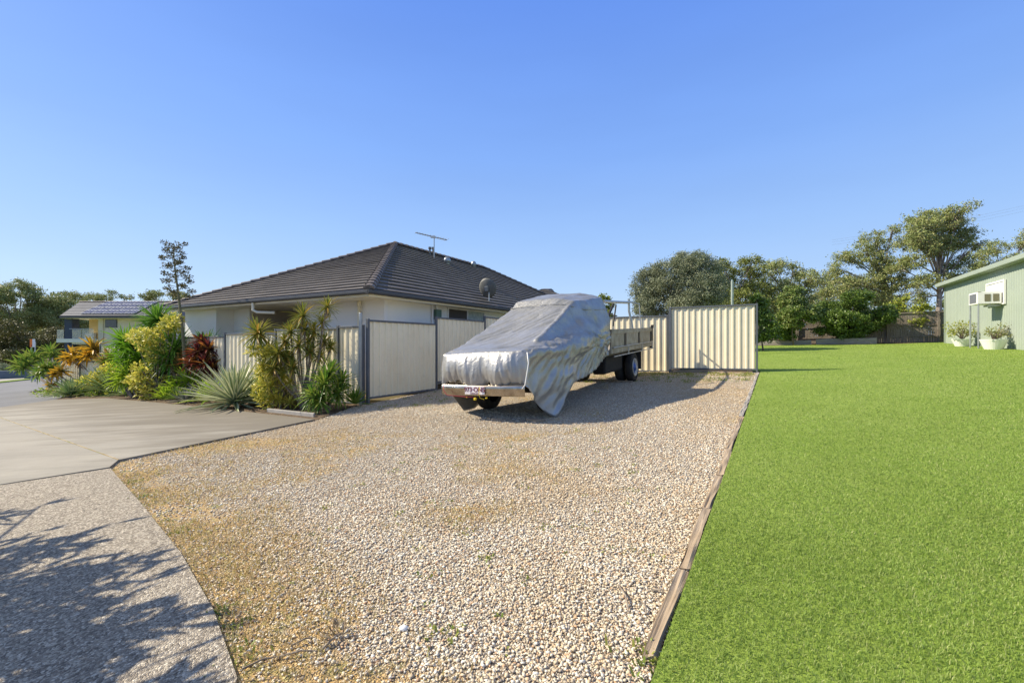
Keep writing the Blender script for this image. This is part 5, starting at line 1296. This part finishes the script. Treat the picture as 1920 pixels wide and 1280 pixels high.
# litter of leaves and twigs in the bed
mb = MB(); r_ = random.Random(45)
for i in range(900):
    f = r_.random(); g_ = r_.uniform(-1.75, -.05); bb = -r_.random() * 9 - .1; aa = g_ * (1 if bb > -4 else .7); p = W(bb, aa, .02 + r_.random() * .02)
    if not in_poly(np.array([p.x]), np.array([p.y]), bedpoly)[0]: continue
    l = r_.uniform(.03, .10); an = r_.uniform(0, 6.3); d = Vector((math.cos(an), math.sin(an), r_.uniform(-.2, .3))); s = Vector((-d.y, d.x, 0)) * .12
    mb.add([p, p + d * l * .5 + s * l, p + d * l, p + d * l * .5 - s * l], [(0, 1, 2, 3)])
lt = mb.build("leaf_litter", L_dead); lt["kind"] = "stuff"
# low timber and concrete edging strip of the bed
ep = [D0] + [P2(gp(400, 767))]
mb = MB(); pa, pb_ = Vector((D0[0], D0[1], 0)), Vector((*P2(gp(505, 776)), 0))
pa, pb_ = gp(588, 783), gp(500, 773); u = (pb_ - pa); mb.box((pa.x, pa.y, pa.z), u, (0, .07, 0), (0, 0, .085)); tag(mb.build("bed_edging", M['kerb'], bevel=.012), "thin pale edging strip along the garden bed at the corner of the driveway", "edging")

# weeds growing in the gravel near the gate, and a few small ones
def weeds(name, spots, n, h, m, seed):
    r = np.random.default_rng(seed); mbw = MB(); rr = random.Random(seed)
    for (x, y, s) in spots:
        for k in range(int(n * s)):
            p = Vector((x + rr.gauss(0, .06 * s), y + rr.gauss(0, .06 * s), 0)); p.z = float(gz(p.x, p.y)) + .005
            a = rr.uniform(0, 6.3); l = h * rr.uniform(.4, 1.2) * s; d = Vector((math.cos(a) * .6, math.sin(a) * .6, rr.uniform(.3, 1))).normalized(); sd_ = Vector((-math.sin(a), math.cos(a), 0)) * .006
            mbw.add([p - sd_, p + sd_, p + d * l * .6 + sd_ * .8, p + d * l * .6 - sd_ * .8, p + d * l + Vector((0, 0, -.2 * l))], [(0, 1, 2, 3), (3, 2, 4)])
    o = mbw.build(name, m); o["kind"] = "stuff"; return o
rr = random.Random(50); sp = []
for i in range(150):
    p = W(rr.uniform(4.2, 7.5), 7.1 - rr.random() ** 1.6 * 2.4); sp.append((p.x, p.y, rr.uniform(.6, 1.4)))
for i in range(60):
    p = W(rr.uniform(.1, 1.8), rr.uniform(-.3, 7)); sp.append((p.x, p.y, rr.uniform(.5, 1.2)))
for i in range(50):
    p = W(rr.uniform(1.8, 5.0), rr.uniform(4.5, 7.3)); sp.append((p.x, p.y, rr.uniform(.6, 1.3)))
weeds("weeds", sp, 16, .07, M['weed'], 51)
sp = []
for i in range(80):
    x, y = rr.uniform(-1.6, 1.4), rr.uniform(1.9, 6.5); sp.append((x, y, rr.uniform(.25, .7)))
for (px, py, s) in ((450, 1235, .9), (1210, 1235, 1.1), (1216, 1250, .8), (245, 905, 1.0), (262, 935, 1.0), (300, 980, .6), (325, 1000, .8), (410, 1150, .9), (905, 1050, .7), (820, 1195, .8), (1020, 990, .5), (430, 1175, .8)):
    p = gp(px, py); sp.append((p.x, p.y, s)); sp.append((p.x + .04, p.y + .03, s * .8))
sp = [q for q in sp if in_poly(np.array([q[0]]), np.array([q[1]]), gravel_poly)[0]]
weeds("weeds", sp, 22, .045, M['weed'], 52)
tw = MB()
for (a, b) in (((455, 1258), (520, 1236)), ((520, 1236), (600, 1225)), ((600, 1225), (640, 1190)), ((1212, 1155), (1200, 1130)), ((1222, 1110), (1250, 1118)), ((545, 1215), (590, 1200)), ((1160, 1100), (1180, 1155))):
    p, q_ = gp(*a), gp(*b); tw.tube([p + Vector((0, 0, .012)), (p + q_) / 2 + Vector((.01, 0, .028)), q_ + Vector((0, 0, .014))], [.005, .004, .002], 6)
k = tw.build("twigs", M['stem']); k["kind"] = "stuff"
tw = MB(); p = gp(632, 1200); leafball(tw, p + Vector((0, 0, .03)), (.05, .04, .03), 46, .05, rs=3, ell=.15); k = tw.build("dry_seed_head", L_dead); tag(k, "small dark dry seed head lying on the gravel near the bottom of the picture", "seed head")
tw = MB(); p = gp(757, 1180); tw.v = []; b_ = bmesh.new(); bmesh.ops.create_icosphere(b_, subdivisions=3, radius=1)
tw.add([(p.x + v.co.x * .022 * (1 + .3 * noise.noise(v.co * 2)), p.y + v.co.y * .017, p.z + .008 + v.co.z * .012 * (1 + .3 * noise.noise(v.co * 3))) for v in b_.verts], [tuple(v.index for v in f.verts) for f in b_.faces]); b_.free()
tag(tw.build("white_pebble", M['white'], smooth=True), "large white pebble alone among the gravel, below the middle of the yard", "pebble")

# planters by the shed
def planter(t_, r_, h_, label, seed, big):
    p2 = SP(t_, .55); base = v3(p2, float(gz(*p2)))
    pt = thing("planter_pot", label, "planter", base, "white pots by the green shed")
    mb = MB(); mb.lathe(base, (0, 0, 1), [(-.02, r_ * .62), (h_ * .3, r_ * .76), (h_ * .75, r_ * .93), (h_ * .92, r_), (h_, r_ * 1.02), (h_, r_ * .93), (h_ * .88, r_ * .88), (h_ * .85, .001)], 28); mb.build("pot", M['white'], pt, smooth=False)
    mb = MB(); mb.lathe(base, (0, 0, 1), [(h_ * .86, r_ * .88), (h_ * .88, .001)], 20); mb.build("soil", M['mulch'], pt)
    return base
for (t_, r_, h_, lb, lb2, px0, px1, ytop, seed) in ((5.9, .37, .36, "white pot standing left of the air conditioner posts", "yellow green leafy plant spilling from the left white pot", 1776, 1834, 605, 60), (9.2, .40, .42, "larger white pot with a dark stain right of the air conditioner posts", "sparse olive plant growing in the right white pot", 1850, 1905, 608, 61)):
    base = planter(t_, r_, h_, lb, seed, 0); t = thing("potted_plant", lb2, "plant", base + Vector((0, 0, h_ * .8))); mb = MB(); st = MB(); r_2 = random.Random(seed)
    for k in range(34):
        c = at(r_2.uniform(px0, px1), 628 - r_2.random() ** 2 * (628 - ytop), base.y + r_2.uniform(-.3, .3)); leafball(mb, c, (.13, .12, .09), 20 if seed == 60 else 12, .10, rs=seed + k * 7, ell=.4)
        st.tube(curve_pts(base + Vector((0, 0, h_ * .8)), c, .1, 5, k), .010, 5)
    mb.build("foliage", leafmat('pot_leaf', [(.30, .34, .04), (.42, .42, .06), (.20, .26, .04)] if seed == 60 else [(.30, .30, .12), (.22, .26, .08), (.36, .33, .14)], .3, .5), t); st.build("stems", M['stem'], t)

# ================================================================== TREES
def leaves_np(centers, sig, per, size, r, elong=2.6, hang=0.0):
    """leaf quads gathered round clump centres"""
    n = len(centers) * per; c = np.repeat(centers, per, 0); s = np.repeat(sig, per, 0)
    p = c + r.normal(0, 1, (n, 3)) * s
    d = r.normal(0, 1, (n, 3)); d[:, 2] -= hang; d /= np.linalg.norm(d, axis=1)[:, None]
    e = r.normal(0, 1, (n, 3)); e -= d * (e * d).sum(1)[:, None]; e /= np.linalg.norm(e, axis=1)[:, None]
    l = size * r.uniform(.6, 1.35, n)[:, None]; w_ = l / elong
    V = np.stack((p - d * l / 2, p + e * w_ / 2, p + d * l / 2, p - e * w_ / 2), 1).reshape(-1, 3)
    return V, np.arange(n * 4).reshape(-1, 4)
def tree(name, label, cat, px, Y, lobes, m, bark, trunk_r=.22, leaf=.22, per=26, clr=.34, dens=1.0, seed=0, group=None, depthf=.8, hang=0.0, elong=2.6, fork=.45, flat=.7, trunkpts=None):
    """lobes: (px, py, rx px, ry px) as seen at distance Y; each becomes a rounded mass of leaf clumps with its own depth"""
    r = np.random.default_rng(seed); rr = random.Random(seed); x = (px - 960) / F * Y; trunk_r *= .72
    base = Vector((x, Y, float(gz(x, Y)) - .15)); t = thing(name, label, cat, base, group)
    C = []; S = []; wood = MB(); sc = Y / F; ztop = max(CH - (l[1] - HY) * sc for l in lobes)
    allr = np.mean([l[2] for l in lobes]) * sc
    lows = CH - (max(l[1] for l in lobes) - HY) * sc
    fz = base.z + max(.6, (ztop - base.z) * fork * .8); fk = Vector((x + rr.uniform(-.2, .2), Y, fz))
    top = Vector((np.mean([(l[0] - 960) * sc for l in lobes]), Y, ztop - allr * .4))
    tp = [base, base.lerp(fk, .5) + Vector((rr.uniform(-.1, .1), 0, 0)), fk, fk.lerp(top, .35) + Vector((rr.uniform(-.3, .3), rr.uniform(-.2, .2), 0)), fk.lerp(top, .7)]
    wood.tube(tp, [trunk_r * 1.25, trunk_r, trunk_r * .85, trunk_r * .6, trunk_r * .25], 8)
    for l in lobes:
        c = Vector(((l[0] - 960) * sc, Y + rr.uniform(-1, 1) * allr * depthf * 1.6, CH - (l[1] - HY) * sc)); rx, rz = l[2] * sc, l[3] * sc; ry = rx * rr.uniform(.8, 1.1)
        s0 = tp[2].lerp(tp[3], rr.random()) if c.z > fz else tp[1].lerp(tp[2], rr.random())
        md = s0.lerp(c, .5) + Vector((rr.uniform(-.2, .2), rr.uniform(-.2, .2), abs(c.z - s0.z) * .08)); wood.tube([s0, md, c], [trunk_r * .36, trunk_r * .22, trunk_r * .10], 6)
        n = max(6, int(dens * 9.5 * (rx * rz) / (clr * clr) * .8))
        d = r.normal(0, 1, (n, 3)); d /= np.linalg.norm(d, axis=1)[:, None]; q = .25 + .75 * r.random(n) ** .45
        cc = np.array(c)[None] + d * np.array((rx, ry, rz))[None] * q[:, None]
        C.append(cc); S.append(np.tile(np.array((1, 1, flat)) * clr * .50, (n, 1)) * r.uniform(.6, 1.3, (n, 1)))
        for k in range(min(6, n)):
            e = Vector(cc[k]); wood.tube([md.lerp(c, .4), (c + e) / 2 + Vector((0, 0, .05)), e], [trunk_r * .15, trunk_r * .09, trunk_r * .03], 4)
    C = np.concatenate(C); S = np.concatenate(S)
    if leaf > .18: leaf *= .74; per = int(per * 1.75)
    V, Fc = leaves_np(C, S, per, leaf, r, elong, hang)
    wood.build("trunk", bark, t, smooth=True); np_mesh("crown", V, Fc, m, t)
    return t
L_gum = leafmat('gum_leaves', [(0.177, 0.233, 0.076), (0.258, 0.322, 0.101), (0.354, 0.402, 0.134), (0.225, 0.209, 0.084), (0.451, 0.467, 0.185)], .2, .5)
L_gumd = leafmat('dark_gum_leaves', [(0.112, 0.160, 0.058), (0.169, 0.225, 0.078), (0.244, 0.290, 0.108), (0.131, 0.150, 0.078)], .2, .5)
L_olive = leafmat('olive_leaves', [(0.203, 0.230, 0.135), (0.284, 0.311, 0.189), (0.149, 0.176, 0.095), (0.392, 0.419, 0.270)], .15, .5)
L_bright = leafmat('bright_leaves', [(0.062, 0.115, 0.023), (0.114, 0.186, 0.035), (0.177, 0.256, 0.047), (0.083, 0.133, 0.023)], .25, .4)
L_loquat = leafmat('loquat_leaves', [(0.090, 0.165, 0.030), (0.180, 0.255, 0.053), (0.330, 0.360, 0.120), (0.075, 0.135, 0.030)], .2, .4)
L_lemon = leafmat('lemon_leaves', [(0.260, 0.312, 0.039), (0.390, 0.416, 0.065), (0.156, 0.208, 0.039)], .25, .5)
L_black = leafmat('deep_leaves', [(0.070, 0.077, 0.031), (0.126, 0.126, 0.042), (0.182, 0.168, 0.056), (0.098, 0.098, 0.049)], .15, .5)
TG = "trees beyond the back fence"
tree("olive_tree", "dense grey green olive like tree rising behind the cream back fence", "tree", 1262, 24, [(1222, 540, 30, 38), (1255, 515, 38, 30), (1285, 500, 35, 25), (1312, 515, 35, 35), (1300, 550, 45, 40), (1250, 560, 50, 38), (1330, 548, 25, 35), (1212, 575, 18, 22), (1290, 483, 18, 12), (1235, 508, 22, 16), (1280, 575, 40, 25)], L_olive, M['bark'], .22, .11, 90, .30, 1.5, 70, elong=3.6)
tree("gum_tree", "yellow green rounded tree between the olive tree and the darker gums", "tree", 1395, 40, [(1370, 505, 30, 16), (1398, 494, 22, 10), (1420, 508, 25, 16), (1350, 525, 22, 20), (1390, 535, 35, 25), (1375, 565, 40, 22), (1350, 500, 12, 12), (1418, 545, 28, 25), (1425, 580, 35, 20)], leafmat('warm_gum', [(.15, .19, .035), (.21, .25, .05), (.28, .31, .07), (.14, .13, .04)], .2, .5), M['palebark'], .25, .24, 30, .42, 1.1, 71, TG)
tree("gum_tree", "open crowned gum tree with sky gaps left of the loquat", "tree", 1480, 42, [(1450, 500, 26, 12), (1475, 492, 25, 10), (1495, 505, 20, 14), (1505, 525, 24, 18), (1455, 540, 25, 18), (1485, 545, 28, 18), (1440, 565, 24, 16), (1500, 560, 24, 18), (1465, 580, 40, 20), (1435, 520, 12, 9)], L_gum, M['palebark'], .25, .24, 26, .42, .9, 72, TG)
tree("gum_tree", "wide grey gum tree with pale leaning limbs left of the tallest gum", "tree", 1672, 44, [(1585, 478, 16, 12), (1605, 468, 16, 10), (1640, 445, 24, 12), (1658, 436, 14, 7), (1668, 460, 22, 16), (1620, 490, 26, 16), (1650, 500, 30, 18), (1590, 515, 24, 14), (1572, 505, 12, 12), (1615, 530, 30, 16), (1660, 535, 30, 18), (1680, 500, 20, 20), (1570, 535, 25, 14), (1690, 560, 26, 16), (1635, 560, 30, 16), (1610, 480, 20, 12), (1600, 550, 25, 14)], L_gum, M['palebark'], .30, .25, 28, .45, .9, 73, TG, hang=.6)
tree("gum_tree", "tallest gum tree with a broad domed crown and bare forking limbs", "tree", 1758, 40, [(1720, 530, 22, 16), (1800, 532, 22, 13), (1832, 512, 18, 14), (1745, 556, 16, 12), (1695, 455, 16, 12), (1765, 418, 46, 17), (1745, 445, 40, 18), (1795, 450, 34, 16), (1725, 490, 26, 14), (1775, 520, 22, 12), (1745, 405, 32, 14), (1775, 398, 28, 10), (1802, 410, 28, 12), (1720, 425, 26, 14), (1708, 440, 18, 14), (1825, 432, 18, 9), (1835, 443, 12, 6), (1760, 425, 35, 14), (1800, 435, 22, 10), (1735, 450, 30, 12), (1772, 455, 28, 12), (1710, 470, 24, 14), (1750, 475, 22, 10), (1800, 465, 22, 10), (1820, 490, 20, 14), (1785, 500, 16, 10), (1700, 500, 20, 12)], L_gum, M['palebark'], .30, .24, 30, .42, 1.0, 74, TG, fork=.34, hang=.4)
tree("gum_tree", "pale distant gum trees crown above the green shed roof", "tree", 1880, 52, [(1850, 475, 26, 12), (1880, 462, 24, 12), (1905, 455, 20, 12), (1925, 440, 22, 12), (1860, 500, 32, 14), (1895, 490, 30, 16), (1935, 475, 30, 20), (1830, 505, 20, 14), (1960, 460, 30, 20), (1840, 530, 30, 18), (1810, 545, 26, 20), (1900, 520, 30, 20)], L_gum, M['palebark'], .32, .28, 28, .52, 1.0, 75, TG, hang=.4)
tree("gum_tree", "small twiggy gum tree left of the wide grey one, low against the sky", "tree", 1545, 50, [(1560, 500, 9, 10), (1540, 540, 24, 14), (1525, 525, 14, 10), (1530, 565, 26, 16), (1560, 560, 25, 16), (1520, 590, 30, 14), (1570, 590, 30, 14)], L_gum, M['palebark'], .22, .26, 26, .48, 1.0, 76, TG)
tree("gum_tree", "hazy row of far gum crowns filling the gaps between the nearer gums", "tree", 1560, 62, [(x_, 545 + 14 * math.sin(x_ * .07), 24, 20) for x_ in range(1345, 1720, 26)] + [(x_, 585, 26, 20) for x_ in range(1350, 1730, 30)], leafmat('far_gum', [(.16, .19, .08), (.22, .25, .11), (.28, .29, .14), (.18, .17, .08)], .2, .6), M['palebark'], .25, .30, 18, .6, .8, 99, TG)
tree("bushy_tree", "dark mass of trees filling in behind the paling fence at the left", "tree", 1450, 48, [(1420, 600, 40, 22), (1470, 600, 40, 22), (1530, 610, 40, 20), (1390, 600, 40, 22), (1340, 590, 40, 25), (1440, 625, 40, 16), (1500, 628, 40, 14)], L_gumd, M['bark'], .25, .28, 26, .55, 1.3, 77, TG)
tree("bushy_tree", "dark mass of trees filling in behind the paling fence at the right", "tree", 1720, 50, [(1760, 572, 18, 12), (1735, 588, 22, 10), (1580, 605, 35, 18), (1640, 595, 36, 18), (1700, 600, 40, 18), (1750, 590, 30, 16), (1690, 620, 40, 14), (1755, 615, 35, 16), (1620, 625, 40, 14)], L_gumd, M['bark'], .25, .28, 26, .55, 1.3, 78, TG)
tree("loquat_tree", "tall leafy fruit tree with glossy leaves standing alone before the paling fence", "tree", 1489, 27.5, [(1490, 548, 16, 14), (1480, 565, 20, 16), (1500, 570, 20, 18), (1490, 592, 26, 18), (1474, 588, 18, 14), (1510, 590, 14, 16), (1486, 610, 20, 10)], L_loquat, M['bark'], .06, .20, 30, .22, 1.1, 79, None, elong=2.2)
tree("citrus_tree", "dense dark green citrus shrub behind the longer timber bed edge", "shrub", 1598, 27.0, [(1600, 560, 25, 12), (1575, 580, 28, 18), (1615, 580, 32, 20), (1645, 590, 20, 16), (1560, 600, 26, 18), (1600, 605, 38, 20), (1640, 612, 22, 14), (1590, 628, 26, 9), (1555, 618, 18, 10)], L_bright, M['bark'], .10, .14, 44, .24, 1.3, 80, None, elong=2.2)
tree("lemon_tree", "yellow green straggly lemon bush in front of the paling fence near the shed", "shrub", 1693, 27.0, [(1705, 560, 14, 8), (1690, 575, 16, 10), (1712, 580, 14, 10), (1685, 598, 18, 12), (1708, 602, 16, 12), (1675, 605, 10, 8), (1697, 588, 14, 10)], L_lemon, M['bark'], .05, .15, 26, .22, .9, 81, None, elong=2.2)
tree("leafy_shrub", "dark green shrub against the right edge of the cream gate", "shrub", 1432, 22, [(1432, 572, 12, 12), (1430, 595, 14, 16), (1436, 620, 14, 18), (1428, 635, 12, 8), (1418, 558, 10, 6)], L_bright, M['bark'], .05, .13, 34, .20, 1.3, 82, None, elong=2.0)
tree("leafy_shrub", "shadowy shrub low along the foot of the paling fence left of the loquat", "shrub", 1460, 28.5, [(1448, 622, 14, 12), (1466, 626, 16, 10), (1480, 630, 12, 8)], L_bright, M['bark'], .05, .14, 36, .22, 1.2, 83, None, elong=2.0)
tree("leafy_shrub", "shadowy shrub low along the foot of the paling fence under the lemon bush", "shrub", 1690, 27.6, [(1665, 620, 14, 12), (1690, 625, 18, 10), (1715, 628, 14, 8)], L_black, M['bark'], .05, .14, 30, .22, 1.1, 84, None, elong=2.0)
tree("candle_bush", "slim bush with upright yellow tips between the truck cover and the ladder rack", "shrub", 1134, 19.5, [(1120, 570, 4, 6), (1129, 560, 3, 10), (1140, 562, 3, 9), (1146, 572, 4, 5), (1132, 580, 14, 8), (1128, 592, 16, 8)], L_lemon, M['bark'], .03, .09, 26, .12, 1.6, 85, None, elong=2.2)
TL_ = "trees across the street"
tree("gum_tree", "tall gum tree at the far left with flat topped crown against the sky", "tree", 30, 60, [(30, 535, 22, 11), (8, 547, 18, 11), (50, 547, 18, 11), (34, 552, 24, 12), (60, 556, 18, 10), (20, 565, 32, 12), (55, 575, 28, 12), (70, 590, 26, 12), (10, 590, 30, 14), (40, 605, 35, 14), (-20, 560, 25, 18), (-30, 600, 30, 20), (0, 620, 30, 14), (80, 560, 12, 7)], L_gum, M['palebark'], .35, .32, 30, .6, 1.4, 90, TL_)
tree("gum_tree", "grey green gum tree just left of the two storey house roof", "tree", 108, 62, [(103, 554, 19, 9), (120, 562, 22, 11), (140, 572, 16, 10), (95, 575, 24, 12), (120, 585, 24, 12), (85, 600, 26, 14), (110, 608, 28, 14), (135, 600, 22, 14), (150, 610, 24, 16), (90, 625, 30, 14)], L_gum, M['palebark'], .35, .32, 30, .6, 1.4, 91, TL_)
tree("gum_tree", "sparse gum treetop showing above the solar panels", "tree", 205, 75, [(165, 553, 12, 5), (150, 560, 14, 6), (175, 558, 12, 5), (205, 549, 9, 5), (225, 556, 14, 5), (212, 560, 18, 6), (195, 560, 12, 5), (188, 572, 26, 9), (200, 575, 25, 8), (190, 600, 30, 12)], L_gum, M['palebark'], .3, .34, 20, .5, 1.0, 92, TL_)
tree("gum_tree", "gum treetop peeping between solar roof and the tiled roof corner", "tree", 305, 70, [(287, 558, 12, 6), (305, 554, 16, 6), (325, 553, 14, 6), (272, 563, 14, 6), (340, 556, 14, 8), (300, 572, 25, 10)], L_gum, M['palebark'], .3, .34, 24, .5, 1.2, 93, TL_)
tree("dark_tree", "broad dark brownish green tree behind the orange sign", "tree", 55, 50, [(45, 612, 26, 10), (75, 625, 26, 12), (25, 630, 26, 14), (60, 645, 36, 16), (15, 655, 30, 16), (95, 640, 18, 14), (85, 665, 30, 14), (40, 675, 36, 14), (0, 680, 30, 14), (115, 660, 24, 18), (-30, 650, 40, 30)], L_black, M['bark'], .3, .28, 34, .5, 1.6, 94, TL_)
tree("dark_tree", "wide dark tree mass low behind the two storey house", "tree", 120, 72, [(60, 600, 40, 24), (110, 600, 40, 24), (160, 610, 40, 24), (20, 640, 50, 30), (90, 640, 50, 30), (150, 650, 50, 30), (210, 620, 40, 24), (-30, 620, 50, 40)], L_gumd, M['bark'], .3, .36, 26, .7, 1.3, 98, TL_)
tree("dark_tree", "green tree seen beneath the balcony roof of the two storey house", "tree", 150, 64, [(148, 615, 16, 14), (158, 628, 16, 12), (130, 640, 24, 16), (150, 655, 30, 20), (110, 650, 20, 20)], L_gumd, M['bark'], .3, .3, 30, .55, 1.5, 95, TL_)
tree("hedge_bush", "clipped grey green hedge on the verge across the street", "hedge", 12, 40, [(-12, 690, 14, 7), (5, 689, 14, 8), (22, 692, 12, 7), (-35, 690, 16, 8)], L_olive, M['bark'], .05, .14, 40, .25, 1.5, 96, None)
tree("hedge_bush", "low dark shrubs behind the small palms and the street posts", "shrub", 95, 42, [(60, 692, 14, 8), (85, 690, 16, 9), (110, 690, 16, 10), (135, 688, 16, 10)], L_gumd, M['bark'], .05, .2, 34, .3, 1.4, 97, None)
# tree outside the picture on the left whose shadow falls across the footpath
t = thing("shade_tree", "narrow leaved tree just left of the footpath that shades its lower corner", "tree", (-6.6, 1.5, float(gz(-6.6, 1.5))))
wood = MB(); b0 = Vector(t.location); tp = [b0, b0 + Vector((.1, 0, .9)), b0 + Vector((.4, .1, 1.6)), b0 + Vector((.9, .4, 2.4))]; wood.tube(tp, [.10, .08, .06, .03], 8)
r_ = random.Random(77); lv = MB()
def cast(px, py, h):
    g_ = gp(px, py); return g_ - Ldir * (h / -Ldir.z) * 1.0
for (px, py, h, L0, n, spd) in ((60, 1150, 3.4, .75, 26, 1), (180, 1160, 3.5, .6, 22, 1), (120, 1215, 3.1, .7, 26, 1), (230, 1210, 3.2, .45, 16, 1), (30, 1250, 3.0, .7, 26, 1), (180, 1265, 2.9, .5, 22, 1), (-60, 1180, 3.2, .8, 26, 1), (-100, 1080, 3.6, .9, 22, 1),
                             (40, 1040, 3.8, .55, 15, .7), (130, 1030, 3.9, .50, 13, .6), (190, 1075, 3.8, .35, 10, .6), (170, 1090, 3.6, .5, 13, .8), (-20, 970, 4.1, .55, 10, .6), (20, 968, 4.1, .35, 7, .5), (60, 1090, 3.7, .7, 20, 1), (290, 1180, 3.2, .25, 6, .5), (185, 940, 4.2, .06, 3, 1), (120, 1290, 2.9, .6, 24, 1), (60, 1340, 2.9, .6, 24, 1), (230, 1340, 2.8, .5, 24, 1), (340, 1345, 2.7, .35, 14, .8), (-20, 870, 4.4, .3, 6, .5)):
    h = h * .52; c = cast(px - 75 - .16 * max(0, px), py + 12, h); wood.tube([tp[2].lerp(tp[3], r_.random()), tp[3].lerp(c, .5) + Vector((0, 0, .15)), c], [.03, .02, .010], 5)
    for k in range(int(n * .62)):
        an = r_.uniform(-2.6, 2.6) if spd == 1 else r_.uniform(-.9, .9); d = Vector((math.cos(an), math.sin(an), r_.uniform(-.5, .5))).normalized(); e = c + Vector((r_.gauss(0, .16), r_.gauss(0, .12), r_.gauss(0, .12))) * L0 * 1.15
        tip = e + d * L0 * r_.uniform(.4, .9); wood.tube([c, e, tip], [.006, .005, .002], 3, cap=False)
        for q in range(7):
            f = q / 6; p = e.lerp(tip, f); dd = (d + Vector((r_.uniform(-.5, .5), r_.uniform(-.5, .5), r_.uniform(-.5, .5)))).normalized(); s = dd.cross(Vector((r_.uniform(-1, 1), r_.uniform(-1, 1), 1))).normalized() * .026; l = .24 * r_.uniform(.6, 1.2)
            lv.add([p, p + dd * l * .5 + s, p + dd * l, p + dd * l * .5 - s], [(0, 1, 2, 3)])
wood.build("trunk", M['bark'], t, smooth=True); lv.build("crown", L_gumd, t)

# pole and wires
mb = MB(); x = X_(1373, 20); mb.tube([(x, 20, float(gz(x, 20)) - .2), (x, 20, Z_(527, 20))], .055, 10); mb.tube([(x, 20, Z_(527, 20)), (x, 20, Z_(524.5, 20))], .03, 8)
tag(mb.build("steel_pole", mat('pale_green_pole', (.36, .42, .38), .5)), "thin pale green pole rising behind the cream gate", "pole")
for i, (y0, y1) in enumerate(((436, 366), (440, 371), (445, 377))):
    a = at(1560, y0 + 14, 37); b = at(2020, y1 - 4, 33); pts = []
    for k in range(15):
        f = k / 14; p = a.lerp(b, f); p.z -= .5 * math.sin(math.pi * f) * .6; pts.append(p)
    mb = MB(); mb.tube(pts, .004, 4, cap=False); tag(mb.build("power_line", M['silverpost']), ["topmost thin wire crossing the tallest gum crown", "middle thin wire crossing the tallest gum crown", "lowest thin wire crossing the tallest gum crown"][i], "wire", "wires over the gum trees")
